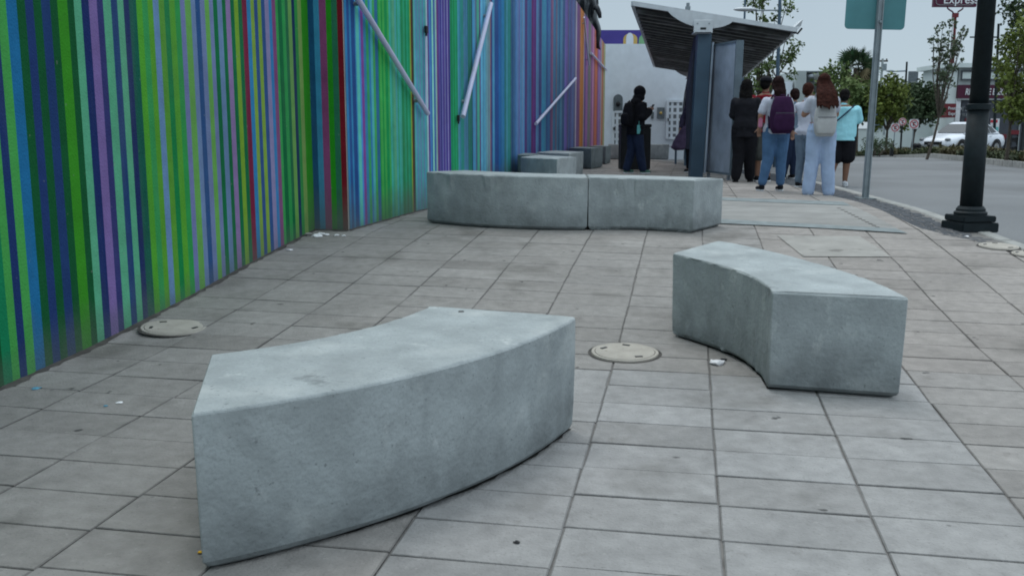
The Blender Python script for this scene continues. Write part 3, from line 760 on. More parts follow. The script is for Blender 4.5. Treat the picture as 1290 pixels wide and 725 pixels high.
    po = from_bm('side_panel', pan, M['alu'], t)
    bm = bmesh.new()
    for p, q in ((Pl, Pr), (Pr, Tr), (Tr, Tl), (Tl, Pl)):
        c = (p+q)/2-nn*.05; d = q-p; L_ = d.length
        X = d.normalized(); Z = nn.cross(X).normalized(); Mx = Matrix((X, nn, Z)).transposed()
        box(bm, c, (L_+.03, .13, .035), M=Mx)
    from_bm('panel_frame', bm, M['frame'], po)
    for s in (.12, .85):
        bm = bmesh.new(); p = Pl.lerp(Pr, s); box(bm, (p.x-nn.x*.05, p.y-nn.y*.05, (p.z+gz(p.y))/2-.03), (.05,.05,p.z-gz(p.y)+.0))
        from_bm('panel_foot', bm, M['alu'], po)
    # small tilted panel on a bent arm at the right corner, small box on top
    p = AY(1003, 38, 17.2)
    bm = bmesh.new(); tube(bm, [p+Vector((-.06,0,-.03)), p+Vector((.03,0,-.06)), p+Vector((.10,0,.03))], .018, 8); arm = from_bm('lamp_arm', bm, M['black'], t)
    bm = bmesh.new(); q = [AY(1001.5,34,17.2), AY(1005,37.5,17.2), AY(1011.5,24.5,17.2)]
    w = [q[0], q[1], AY(1009,33,17.25), q[2]]
    A = [bm.verts.new(x) for x in w]; bm.faces.new(A); r = bmesh.ops.extrude_face_region(bm, geom=bm.faces[:]); bmesh.ops.translate(bm, verts=[x for x in r['geom'] if isinstance(x, bmesh.types.BMVert)], vec=(0,.25,0))
    from_bm('lamp_plate', bm, M['white_steel'], arm)
    p = AY(866.5, 12, 17.6); bm = bmesh.new(); box(bm, p+Vector((0,0,.02)), (.08,.08,.06)); box(bm, p+Vector((0,0,.085)), (.05,.06,.05)); from_bm('roof_box', bm, M['galv'], t)
    # bench seat under the roof
    sx = AY(905, 221, 19).x
    bm = bmesh.new()
    box(bm, (sx+.25, 22.7, .84), (.34,5.7,.03))
    from_bm('seat', bm, M['alu'], t)
    for k in range(5):
        bm = bmesh.new(); box(bm, (sx+.25, 19.9+k*1.4, .60), (.05,.05,.46)); from_bm('seat_leg', bm, M['steelblue'], t)
shelter()

# ------------------------------------------------------------------ white building
def white_building():
    YB = 34.2
    t = empty('white_building', (0,0,0)); tag(t, 'low white rendered building with gridded windows and grey plaques behind the bin', 'building')
    x0 = AY(757, 190, YB).x; x1 = AY(905, 190, YB).x; ztop = AY(800, 55.5, YB).z
    bm = bmesh.new(); box(bm, ((x0+x1)/2, YB+.15, (ztop-.4)/2), (x1-x0, .3, ztop+.4)); from_bm('wall', bm, M['white_wall'], t)
    def P(px, py): return AY(px, py, YB)
    def grid(x_0, y_0, x_1, y_1, nc, nr, name, label=None):
        a, b = P(x_0, y_1), P(x_1, y_0); w, h = b.x-a.x, b.z-a.z
        bm = bmesh.new(); box(bm, ((a.x+b.x)/2, YB-.02, (a.z+b.z)/2), (w-.1, .03, h-.1))
        fr = bmesh.new()
        for cx, ww in ((a.x+.035,.09), (b.x-.035,.09)): box(fr, (cx, YB-.05, (a.z+b.z)/2), (ww,.08,h))
        for cz in (a.z+.03, b.z-.03): box(fr, ((a.x+b.x)/2, YB-.051, cz), (w-.18,.076,.08))
        for i in range(1, nc): box(fr, (a.x+w*i/nc, YB-.045, (a.z+b.z)/2), (.085,.04,h-.14))
        for j in range(1, nr): box(fr, ((a.x+b.x)/2, YB-.0455, a.z+h*j/nr), (w-.18,.037,.085))
        o = from_bm(name, bm, M['pane'], t); 
        f = from_bm('frame', fr, M['white_wall'], o)
        hb = bmesh.new(); box(hb, (a.x+.06, YB-.11, a.z+h*.5), (.04,.05,.1)); from_bm('handle', hb, M['black'], o)
    grid(838.5, 126.5, 868, 175, 4, 6, 'window')
    grid(770.5, 140, 796, 184, 4, 5, 'window')
    # arched grey plaque
    a, b = P(772.5, 140), P(784.5, 119); w, h = b.x-a.x, b.z-a.z; cx = (a.x+b.x)/2; bm = bmesh.new()
    pts = [(-w/2,0),(w/2,0),(w/2,h*.72)]+[(w*.5*math.cos(R(k)), h*.72+h*.28*math.sin(R(k))) for k in range(15,180,15)]+[(-w/2,h*.72)]
    A = [bm.verts.new((cx+x, YB-.005, a.z+z)) for x, z in pts]; bm.faces.new(A)
    r = bmesh.ops.extrude_face_region(bm, geom=bm.faces[:]); bmesh.ops.translate(bm, verts=[v for v in r['geom'] if isinstance(v, bmesh.types.BMVert)], vec=(0,-.06,0))
    o = from_bm('arched_plaque', bm, M['plaque'], t)
    bm = bmesh.new(); bmesh.ops.create_uvsphere(bm, u_segments=16, v_segments=8, radius=.085, matrix=Matrix.Translation((cx, YB-.07, a.z+h*.42))); from_bm('medallion', bm, M['black'], o, smooth=True)
    for (q0, q1, q2, q3) in ((827.5,135.5,837,149.5), (820,141,823.5,149.5)):
        a, b = P(q0, q3), P(q2, q1); bm = bmesh.new(); box(bm, ((a.x+b.x)/2, YB-.03, (a.z+b.z)/2), (b.x-a.x,.05,b.z-a.z)); o = from_bm('plaque', bm, M['plaque'], t)
        if q0 > 825:
            bm = bmesh.new(); bmesh.ops.create_uvsphere(bm, u_segments=14, v_segments=8, radius=.05, matrix=Matrix.Translation(((a.x+b.x)/2, YB-.05, (a.z+b.z)/2))); from_bm('medallion', bm, M['ochre'], o)
    return t
white_building()
def purple_wall():
    Y = 37.; a, b = AY(735, 70, Y), AY(905, 38, Y)
    t = empty('purple_wall', (a.x, Y, 0)); tag(t, 'purple painted wall with patches of ochre and pale green rising behind the white wall', 'wall')
    bm = bmesh.new(); box(bm, ((b.x-a.x)/2, .1, b.z/2), (b.x-a.x,.2,b.z)); from_bm('wall', bm, M['purple'], t)
    def patch_(x0, y0, x1, y1, m, nm, rx, d=.01):
        p, q = AY(x0, y1, Y), AY(x1, y0, Y); w, h = q.x-p.x, q.z-p.z; bm = bmesh.new()
        pts = [(-w/2,0),(w/2,0)]+[(w/2*math.cos(R(k)), h*.55+h*.45*math.sin(R(k))) for k in range(0,181,15)]
        A = [bm.verts.new((p.x+w/2+x-t.location.x, -d, p.z+z)) for x, z in pts]; bm.faces.new(A)
        r = bmesh.ops.extrude_face_region(bm, geom=bm.faces[:]); bmesh.ops.translate(bm, verts=[v for v in r['geom'] if isinstance(v, bmesh.types.BMVert)], vec=(0,-.01,0))
        from_bm(nm, bm, m, t)
    patch_(785, 42.5, 803, 58, M['ochre'], 'ochre_patch', 0)
    patch_(788.5, 41.5, 798, 58, M['white_wall'], 'pale_patch', 0, .025)
    patch_(804.5, 44.5, 815, 58, M['lgreen'], 'green_patch', 0)
purple_wall()

# ------------------------------------------------------------------ trees
LEAFC = {'mid': ((.055,.095,.028), (.11,.15,.045)), 'dark': ((.025,.045,.022), (.055,.085,.035)), 'yellow': ((.07,.105,.018), (.15,.18,.035)), 'grey': ((.05,.075,.045), (.10,.13,.07))}
def leaves_mesh(name, clumps, n, size, cols, rnd, elong=1.6):
    V = []; Fc = []; C = []
    tot = sum(c[1]**2 for c in clumps)
    for (c, r, sq) in clumps:
        k = int(n*r*r/tot); tone = rnd.uniform(0, 1)
        for _ in range(k):
            while True:
                p = Vector((rnd.uniform(-1,1), rnd.uniform(-1,1), rnd.uniform(-1,1)))
                if .25 < p.length < 1: break
            p = p*(rnd.uniform(.6,1.12)); p.z *= sq
            q = Vector(c)+p*r
            a = Vector((rnd.gauss(0,1), rnd.gauss(0,1), rnd.gauss(0,.8))).normalized(); b = a.orthogonal().normalized()
            b = Matrix.Rotation(rnd.uniform(0,6.28), 3, a) @ b
            s = size*rnd.uniform(.6,1.3); w = s/elong
            i = len(V); V += [q-a*s*.5, q+b*w*.5, q+a*s*.5, q-b*w*.5]; Fc.append((i,i+1,i+2,i+3))
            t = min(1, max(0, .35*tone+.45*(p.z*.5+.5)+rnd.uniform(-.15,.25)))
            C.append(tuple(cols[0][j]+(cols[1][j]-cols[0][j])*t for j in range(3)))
    me = bpy.data.meshes.new(name); me.from_pydata([tuple(v) for v in V], [], Fc); colattr(me, C)
    return me
def tree(name, base, tips, label, cols='mid', n=2500, leaf=.12, r=.5, trunk=.07, seed=1, group=None, bend=None, sq=.85, fork=.45, sub=2):
    rnd = random.Random(seed); b = Vector(base)
    t = empty(name, b); tag(t, label, 'tree', group)
    bm = bmesh.new(); tips = [Vector(p)-b for p in tips]
    cen = sum(tips, Vector())/len(tips); fk = Vector((cen.x*.35, cen.y*.35, cen.z*fork))
    if bend: fk += Vector(bend)
    tube(bm, [(0,0,-.1), fk*.5+(Vector(bend)*.3 if bend else Vector()), fk], [trunk, trunk*.8, trunk*.65], 8)
    clumps = []
    for p in tips:
        m1 = fk.lerp(p, .5)+Vector((rnd.uniform(-.15,.15), rnd.uniform(-.15,.15), .1))
        tube(bm, [fk, m1, p], [trunk*.5, trunk*.3, trunk*.12], 6)
        clumps.append((p, r*rnd.uniform(.75,1.15), sq))
        for _ in range(sub):
            q = m1.lerp(p, rnd.uniform(.3,1))+Vector((rnd.uniform(-1,1), rnd.uniform(-1,1), rnd.uniform(-.8,.9)))*r
            tube(bm, [m1.lerp(p, .4), q], [trunk*.22, trunk*.08], 5)
            clumps.append((q, r*rnd.uniform(.35,.75), sq))
    from_bm('trunk', bm, M['bark'], t)
    link('crown', leaves_mesh('crown', clumps, n, leaf, LEAFC[cols], rnd), M['leaf'], t)
    return t
def tpx(lst, Y, seed=0):
    rr = random.Random(seed); out = []
    for q in lst: out.append(AY(q[0], q[1], Y+rr.uniform(-1,1)*.7))
    return out
def at(px, Y, dz=0.): p = AY(px, 150, Y); return (p.x, Y, gz(Y)+dz)
# behind the shelter
tree('leafy_tree', at(957,37), tpx([(952,5),(962,-25),(948,-40),(990,48),(998,66),(940,70),(925,95),(968,85),(985,75),(950,110),(975,105),(915,112),(955,62),(990,10)],37,1), 'tall loose leafed tree rising behind the bus shelter roof', 'mid', 2600, .15, .45, .09, 11, sub=3, fork=.3)
# row across the median
tree('street_tree', at(1060,58), tpx([(1045,100),(1055,92),(1062,115),(1048,125),(1072,108),(1080,120),(1088,112),(1060,135),(1090,132),(1075,140)],58,2), 'broad green tree under the palm in the far row', 'mid', 2600, .28, 1.0, .14, 12, 'trees in the far row', sub=2)
tree('street_tree', (at(1080,47)[0]-.1,47,gz(47)), tpx([(1068,145),(1080,138),(1095,140),(1085,128),(1072,128),(1098,125)],47,3), 'low tree with a leaning trunk beside the grey sign post', 'mid', 2200, .24, .7, .09, 13, 'trees in the far row', sub=2)
tree('street_tree', at(1118,46), tpx([(1105,118),(1116,108),(1124,100),(1130,118),(1110,132),(1122,138),(1135,130),(1137,112),(1128,148),(1106,145)],46,4), 'yellow green tree behind the smallest no parking sign', 'yellow', 2400, .2, .58, .08, 14, 'trees in the far row', sub=3)
tree('street_tree', at(1150,50), tpx([(1147,122),(1156,119),(1162,124),(1170,130),(1150,132),(1160,142),(1142,140),(1168,145),(1178,125)],50,5), 'dark green tree behind the speed limit style sign', 'dark', 3000, .22, .75, .09, 15, 'trees in the far row', sub=2)
tree('dark_tree', at(1172,72), tpx([(1160,118),(1172,114),(1184,116),(1165,132),(1178,135),(1190,128),(1155,135),(1150,125)],72,6), 'dense dark tree mass beside the store at its left', 'dark', 3800, .35, 1.3, .16, 16, 'trees in the far row', sub=2)
tree('dark_tree', at(1135,80), tpx([(1120,125),(1130,118),(1140,124),(1110,130),(1100,128),(1150,128),(1125,140),(1145,145),(1105,145)],80,7), 'low dark tree filling the gap above the pale wall', 'dark', 3000, .4, 1.5, .16, 17, 'trees in the far row', sub=2)
tree('thin_tree', at(1171,34), tpx([(1188,32),(1181,38),(1176,50),(1196,42),(1200,30),(1186,62),(1205,55),(1212,45),(1180,75),(1192,80),(1202,68),(1210,62),(1185,92),(1195,100),(1214,38),(1190,52),(1198,88)],34,8), 'thin sparse tree with a curved bare trunk beside the store', 'grey', 1100, .12, .20, .055, 18, bend=(.15,0,.0), sub=3, fork=.35)
tree('bushy_tree', at(1272,27), tpx([(1266,55),(1275,48),(1285,35),(1292,20),(1267,75),(1272,82),(1285,70),(1265,92),(1276,105),(1285,100),(1268,128),(1277,132),(1290,115),(1300,50),(1305,90),(1292,140),(1276,145)],27,9), 'bushy yellow green tree at the right edge in front of the store', 'yellow', 3000, .12, .36, .06, 19, sub=3, fork=.4)
tree('bushy_tree', at(1300,40), tpx([(1285,20),(1295,10),(1305,35),(1290,45),(1310,60)],40,10), 'darker tree behind the bushy one, cut by the right edge', 'dark', 1800, .18, .8, .1, 20, sub=2)
def palm():
    Y = 64; b = Vector(at(1078, Y)); t = empty('palm_tree', b); tag(t, 'fan palm rising above the far row of trees', 'palm tree')
    top = AY(1079, 86, Y)-b
    bm = bmesh.new(); tube(bm, [(0,0,-.2), top*.5, top], [.28,.22,.2], 10); from_bm('trunk', bm, M['bark'], t)
    rnd = random.Random(3); V = []; Fc = []; C = []
    for k in range(60):
        el = rnd.uniform(-1.1, 1.35); az = rnd.uniform(0, 6.28); d = Vector((math.cos(az)*math.cos(el), math.sin(az)*math.cos(el), math.sin(el)))
        stem = top+d*rnd.uniform(.4,.75); side = d.orthogonal().normalized(); side = Matrix.Rotation(rnd.uniform(0,3.1), 3, d) @ side
        nrm = d.cross(side)
        for j in range(13):
            a = (j-6)*.2; dd = (d*math.cos(a)+side*math.sin(a)); L_ = 1.0*(1-.25*abs(j-6)/6)
            tip = stem+dd*L_+Vector((0,0,-.25 if el < .6 else -.1)); w = nrm.cross(dd).normalized()*.045
            midp = stem.lerp(tip, .55)+Vector((0,0,.08))
            i = len(V); V += [stem, midp-w, tip, midp+w]; Fc.append((i,i+1,i+2,i+3))
            if el < -.35: C.append((.13,.11,.06))
            else: C.append((.025+.02*rnd.random(), .055+.03*rnd.random(), .03))
    me = bpy.data.meshes.new('crown'); me.from_pydata([tuple(v) for v in V], [], Fc); colattr(me, C)
    link('crown', me, M['leaf'], t)
palm()

# ------------------------------------------------------------------ median with kerb and shrubs
MED = [(9.,12.), (12.,20.), (13.3,25.), (15.,32.), (16.7,40.), (18.1,50.), (19.,60.), (19.6,75.), (20.,95.)]
for nm, w0, w1, dz, m in (('median_soil', .14, 2.6, .02, M['dirt']),):
    ribbon(nm, lambda y: xa(MED, y)+w0, lambda y: xa(MED, y)+w1, [12+1*i for i in range(80)], m, dz)
bm = bmesh.new(); ys = [12+1.0*i for i in range(80)]
for a, b in zip(ys, ys[1:]):
    q = [(xa(MED, a), a), (xa(MED, a)+.16, a), (xa(MED, b)+.16, b-.02), (xa(MED, b), b-.02)]
    lo = [bm.verts.new((x, y, gz(y)-.12)) for x, y in q]; hi = [bm.verts.new((x, y, gz(y)+.06)) for x, y in q]; bm.faces.new(hi)
    for i in range(4): bm.faces.new((lo[i], lo[(i+1) % 4], hi[(i+1) % 4], hi[i]))
tag(from_bm('median_kerb', bm, M['kerb']), kind='structure')
rnd = random.Random(5); V = []; Fc = []; C = []
for k in range(26000):
    y = 20+rnd.random()**1.0*50; x = xa(MED, y)+.25+rnd.random()*1.9
    patchy = math.sin(y*1.3)+math.sin(y*.53+2)+math.sin(x*2+y*3.1)*.5
    hh = (.15+.055*patchy+(.10 if y > 36 else 0))*rnd.uniform(.6,1.2); hh = max(.06, hh)
    a = rnd.uniform(0, 6.28); s = rnd.uniform(.03,.07)
    lean = Vector((rnd.gauss(0,.10), rnd.gauss(0,.10), 0)); p = Vector((x, y, gz(y))); z0 = rnd.random()**.7*hh
    w = Vector((math.cos(a)*s, math.sin(a)*s, 0)); u = lean+Vector((0,0,rnd.uniform(.05,.13)))
    q = p+Vector((0,0,z0)); i = len(V); V += [q-w, q+w, q+u+w*.3, q+u-w*.3]; Fc.append((i,i+1,i+2,i+3))
    t = z0/.5+rnd.uniform(-.1,.2)
    g0, g1 = ((.025,.035,.015), (.07,.085,.03)) if patchy < .6 else ((.04,.035,.015), (.12,.105,.045))
    C.append(tuple(max(.01, g0[j]+(g1[j]-g0[j])*t) for j in range(3)))
me = bpy.data.meshes.new('ground_cover'); me.from_pydata([tuple(v) for v in V], [], Fc); colattr(me, C)
tag(link('ground_cover', me, M['leaf']), 'low dry green and straw coloured planting along the road median', 'ground cover', kind='stuff')
# rounded shrub in the median
def shrub(px, py, Y, r, label, cols='dark', seed=1, n=700):
    n = int(n*.8)
    p = AY(px, py, Y); t = empty('shrub', (p.x, Y, gz(Y))); tag(t, label, 'shrub')
    rr = random.Random(seed); cl = [(Vector((rr.uniform(-r,r)*1.2, rr.uniform(-r,r), r*.8+rr.uniform(-.3,.6)*r)), r*rr.uniform(.5,.8), .9) for _ in range(6)]
    bm = bmesh.new()
    for c, _, _ in cl: tube(bm, [(0,0,0), c], [.03,.01], 5)
    from_bm('stem', bm, M['bark'], t); link('foliage', leaves_mesh('foliage', cl, n, .09, LEAFC[cols], rr), M['leaf'], t)
shrub(1109, 182, 42, .5, 'dark grey green rounded shrub in the median, left of the bare trunk', 'grey', 4)
shrub(1101, 186, 40, .38, 'small dark shrub right behind the grey sign post', 'dark', 5, 500)

# ------------------------------------------------------------------ small signs, bollards, far posts
def prohibit(px, py, Y, s, label, post_r, dark=False, square=True):
    c = AY(px, py, Y); g = gz(Y); t = empty('no_parking_sign', (c.x, Y, g)); tag(t, label, 'road sign')
    bm = bmesh.new(); tube(bm, [(0,.03,-.1),(0,.03,c.z-g+(.0 if square else -.1))], post_r, 8); from_bm('post', bm, M['black'] if dark else M['galv'], t)
    zc = c.z-g
    bm = bmesh.new()
    if square: box(bm, (0,0,zc), (s, .015, s)); bmesh.ops.bevel(bm, geom=[e for e in bm.edges if abs(e.verts[0].co.y-e.verts[1].co.y) > .01], offset=.04, affect='EDGES', segments=2)
    else: bmesh.ops.create_cone(bm, cap_ends=True, segments=24, radius1=s/2, radius2=s/2, depth=.015, matrix=Matrix.Translation((0,0,zc)) @ Matrix.Rotation(R(90), 4, 'X'))
    pn = from_bm('panel', bm, M['letter'], t)
    bm = bmesh.new(); n = 28; ro, ri = s*.45, s*.35
    A = [bm.verts.new((ro*math.cos(2*math.pi*k/n), -.012, zc+ro*math.sin(2*math.pi*k/n))) for k in range(n)]; B = [bm.verts.new((ri*math.cos(2*math.pi*k/n), -.012, zc+ri*math.sin(2*math.pi*k/n))) for k in range(n)]
    for k in range(n): bm.faces.new((A[k], A[(k+1) % n], B[(k+1) % n], B[k]))
    box(bm, (0,-.016,zc), (s*.08,.004,s*.75), M=Matrix.Rotation(R(-45), 3, 'Y')); from_bm('red_ring', bm, M['red'], pn)
    bm = bmesh.new(); box(bm, (-.02*s/.4,-.0135,zc), (s*.12,.003,s*.38)); box(bm, (.04*s/.4,-.0135,zc+.07*s/.4), (s*.2,.003,s*.12)); box(bm, (.04*s/.4,-.0138,zc-.05*s/.4), (s*.12,.003,s*.1)); from_bm('symbol', bm, M['black'], pn)
prohibit(1127.7, 161, 45, .40, 'square no parking sign on a thin post, leftmost and lowest of the three', .025)
prohibit(1137, 153.5, 44, .36, 'round prohibition sign on a thick black post between two square ones', .045, True, False)
prohibit(1151.3, 156.3, 43, .42, 'square sign with a red ring, rightmost of the three median signs', .025)
for k, (px, py) in enumerate(((1123.5,187), (1152.5,188.5), (1157,189), (1171,186))):
    Y = 43; c = AY(px, py, Y); g = gz(Y); bm = bmesh.new()
    loft(bm, [((0,0,0),.09,.09),((0,0,.42),.08,.08),((0,0,.44),.11,.11),((0,0,.52),.11,.11),((0,0,.58),.05,.05)], 12)
    tag(from_bm('bollard', bm, M['black'], None, (c.x, Y, g)), ['short black bollard below the smallest no parking sign', 'short black bollard under the right red ring sign', 'short black bollard just right of the red ring sign post', 'short black bollard before the thin curved trunk'][k], 'bollard', 'black bollards in the median')
def far_pole(name, px0, py0, px1, py1, Y, r, label, cat, m, extra=None):
    a, b = AY(px0, py0, Y), AY(px1, py1, Y); base = Vector((a.x, Y, gz(Y)-.2)); t = empty(name, base); tag(t, label, cat)
    bm = bmesh.new(); tube(bm, [(0,0,0), b-base], [r, r*.7], 8); from_bm('pole', bm, m, t)
    if extra: extra(t, base)
    return t
def ex1(t, base):
    bm = bmesh.new(); a, b = AY(982, 13, 26), AY(948, 13.5, 26); tube(bm, [a-base, b-base], .022, 6); o = from_bm('arm', bm, M['galv'], t)
    bm = bmesh.new(); c = AY(939, 12, 26)-base; ell(bm, c, (.32,.13,.055)); from_bm('lamp_head', bm, M['white_steel'], o, smooth=True)
far_pole('street_lamp', 979.5, 130, 983.5, -30, 26, .058, 'blue grey street lamp pole with a flat lamp head above the shelter roof', 'street lamp', M['steelblue'], ex1)
far_pole('thin_pole', 938, 60, 939.5, -30, 36, .05, 'thin dark pole showing above the shelter roof left of the lamp pole', 'pole', M['steelblue'])
def ex2(t, base):
    for py, w in ((77, .9), (86, .6)):
        bm = bmesh.new(); c = AY(1111, py, 75)-base; box(bm, c, (w,.12,.12)); box(bm, c+Vector((w*.4,0,.1)), (.08,.08,.16)); from_bm('crossarm', bm, M['bark'], t)
    bm = bmesh.new(); c = AY(1113.5, 89, 75)-base; loft(bm, [(c,.2,.2),(c+Vector((0,0,.5)),.2,.2)], 10); from_bm('transformer', bm, M['galv'], t)
far_pole('utility_pole', 1108, 110, 1112, 74, 75, .13, 'wooden utility pole with a transformer, far off between the trees', 'utility pole', M['grey_bld'], ex2)
def ex3(t, base):
    bm = bmesh.new(); a, b = AY(1142, 89.5, 70), AY(1119, 90.5, 70); tube(bm, [a-base, b-base], .05, 6); o = from_bm('arm', bm, M['steelblue'], t)
    bm = bmesh.new(); c = AY(1121, 89.5, 70)-base; ell(bm, c, (.3,.12,.08)); from_bm('lamp_head', bm, M['galv'], o)
far_pole('street_lamp', 1140.5, 125, 1142.5, 78, 70, .10, 'far street lamp pole with a long arm, beside the grey billboard', 'street lamp', M['pole_dark'], ex3)
def billboard():
    Y = 85; a, b = AY(1143.5, 112, Y), AY(1156.5, 90, Y); t = empty('billboard', ((a.x+b.x)/2, Y, gz(Y))); tag(t, 'grey billboard with faint text standing above the far trees', 'billboard')
    w, h = b.x-a.x, b.z-a.z; bm = bmesh.new(); box(bm, (0,0,(a.z+b.z)/2-gz(Y)), (w,.2,h)); from_bm('panel', bm, M['plaque'], t)
    bm = bmesh.new()
    for k in range(3): box(bm, (-.05,-.11,(a.z+b.z)/2-gz(Y)-.15-k*.22), (w*.7-.1*k,.02,.08)); 
    from_bm('text_line', bm, M['letter_dim'], t)
    bm = bmesh.new(); box(bm, (0,.05,(a.z-gz(Y))/2), (.3,.2,a.z-gz(Y))); from_bm('column', bm, M['galv'], t)
billboard()
def ex4(t, base):
    bm = bmesh.new(); a, b = AY(1256, 47, 50), AY(1222, 47, 50); tube(bm, [a-base, b-base], .04, 6); from_bm('arm', bm, M['pole_dark'], t)
far_pole('street_lamp', 1252, 190, 1258, 30, 50, .085, 'slim dark street lamp pole rising before the store, right of the thick lamp post', 'street lamp', M['pole_dark'], ex4)

# ------------------------------------------------------------------ far buildings
def tbox(parent, name, px0, py0, px1, py1, Y, depth, m, base=None):
    a, b = AY(px0, py1, Y), AY(px1, py0, Y); bm = bmesh.new(); off = base or Vector((0,0,0))
    box(bm, Vector(((a.x+b.x)/2, Y+depth/2, (a.z+b.z)/2))-off, (b.x-a.x, depth, b.z-a.z)); return from_bm(name, bm, m, parent)
def text(parent, s, px, py, Y, size, m, off=Vector((0,0,0)), name='lettering', align='LEFT', shear=0, depth=.02, sx=1., bold=0):
    cu = bpy.data.curves.new('t', 'FONT'); cu.body = s; cu.size = size; cu.extrude = depth; cu.align_x = align; cu.shear = shear; cu.offset = bold
    o = bpy.data.objects.new('t', cu); COL.objects.link(o); dg = bpy.context.evaluated_depsgraph_get()
    me = bpy.data.meshes.new_from_object(o.evaluated_get(dg)); bpy.data.objects.remove(o)
    me.transform(Matrix.Diagonal((sx,1,1,1))); me.transform(Matrix.Rotation(R(90), 4, 'X')); p = AY(px, py, Y)-off
    me.transform(Matrix.Translation(p)); me.materials.clear()
    return link(name, me, m, parent)
def store():
    Y = 64.; g = gz(Y); O = Vector((AY(1240,190,Y).x, Y, g)); t = empty('store_building', O); tag(t, 'electronics rental store with a maroon sign band and dark grey front across the road', 'building')
    tbox(t, 'tower', 1188, 84, 1207, 200, Y, 4, M['lowwall'], O)
    tbox(t, 'upper_wall', 1207, 84, 1345, 107, Y+.02, 4, M['grey_bld'], O)
    tbox(t, 'cornice', 1191, 79.5, 1345, 85, Y-.3, 4.5, M['lowwall'], O)
    w = tbox(t, 'window', 1210, 90, 1345, 99.5, Y-.05, .06, M['lowwall'], O)
    bm = bmesh.new()
    for px in (1210.5, 1226, 1243, 1262, 1280, 1300): a = AY(px, 95, Y); box(bm, Vector((a.x, Y-.1, a.z))-O, (.10,.05,.55))
    for py in (89.6, 100.5): a, b = AY(1210, py, Y), AY(1345, py, Y); box(bm, Vector(((a.x+b.x)/2, Y-.11, a.z))-O, (b.x-a.x,.05,.10))
    from_bm('frame', bm, M['dgrey'], w)
    tbox(t, 'sign_band', 1206.5, 107, 1345, 124, Y-.25, .3, M['maroon'], O)
    text(t, 'RENTA DE ELECTRONICOS', 1215.5, 119.5, Y-.28, .58, M['letter'], O, shear=.2, sx=.62, bold=.008)
    tbox(t, 'band_trim', 1206.5, 124, 1345, 126, Y-.22, .24, M['grey_bld'], O)
    tbox(t, 'front_cladding', 1206.5, 126, 1290, 200, Y, 3.9, M['dgrey'], O)
    text(t, 'TE', 1210.5, 140, Y-.03, .40, M['letter_dim'], O, sx=1.0)
    text(t, '8', 1250, 140, Y-.03, .40, M['letter_dim'], O)
    text(t, '/ SU', 1209, 146.5, Y-.03, .27, M['letter_dim'], O)
    tbox(t, 'edge_strip', 1205.3, 107, 1206.5, 200, Y-.1, .3, M['letter'], O)
    aw = tbox(t, 'awning', 1182, 130.5, 1204.8, 148, Y-1.6, 1.6, M['redpanel'], O)
    text(aw, 'Prestamo', 1194.3, 138.2, Y-1.63, .27, M['letter'], O, sx=.85); text(aw, 'Express', 1194.6, 145, Y-1.63, .29, M['letter'], O, sx=.85)
    tbox(t, 'dark_doorway', 1192, 157, 1198.5, 172, Y-.02, .1, M['dgrey'], O)
    ps = tbox(t, 'poster', 1247, 149.5, 1259.5, 166, Y-.06, .05, M['letter'], O); tbox(ps, 'red_swoosh', 1248, 151, 1257, 154.5, Y-.08, .02, M['red'], O); tbox(ps, 'green_field', 1249, 160, 1258, 165, Y-.08, .02, M['tealglass'], O)
    tbox(t, 'red_strip', 1214.5, 149, 1217.5, 165, Y-.05, .04, M['redpanel'], O)
    tbox(t, 'side_wall', 1290.3, 126.3, 1345, 200, Y+.3, 3.5, M['grey_bld'], O)
    tbox(t, 'pale_pilaster', 1281, 126.3, 1288, 200, Y-.12, .12, M['grey_bld'], O)
store()
for i, px in enumerate((1261, 1276.5)):
    Y = 57.; a = AY(px, 180, Y); top = AY(px, 168 if i == 0 else 163, Y).z; g = gz(Y)
    t = empty('display_rack', (a.x, Y, g)); tag(t, ['black shelf rack with a red top, the shorter one before the store', 'taller black shelf rack with a red top before the store'][i], 'display rack')
    bm = bmesh.new(); h = top-g-.3
    box(bm, (-.19,0,h/2), (.03,.3,h)); box(bm, (.19,0,h/2), (.03,.3,h))
    from_bm('side', bm, M['black'], t)
    for k in range(5):
        bm = bmesh.new(); box(bm, (0,0,.15+k*(h-.15)/4.5), (.35,.3,.05)); box(bm, (0,0,.27+k*(h-.15)/4.5), (.28,.2,.17)); from_bm('shelf', bm, M['tyre'] if k % 2 else M['dgrey'], t)
    bm = bmesh.new(); box(bm, (0,0,h+.13), (.44,.32,.25)); from_bm('header', bm, M['redpanel'], t)
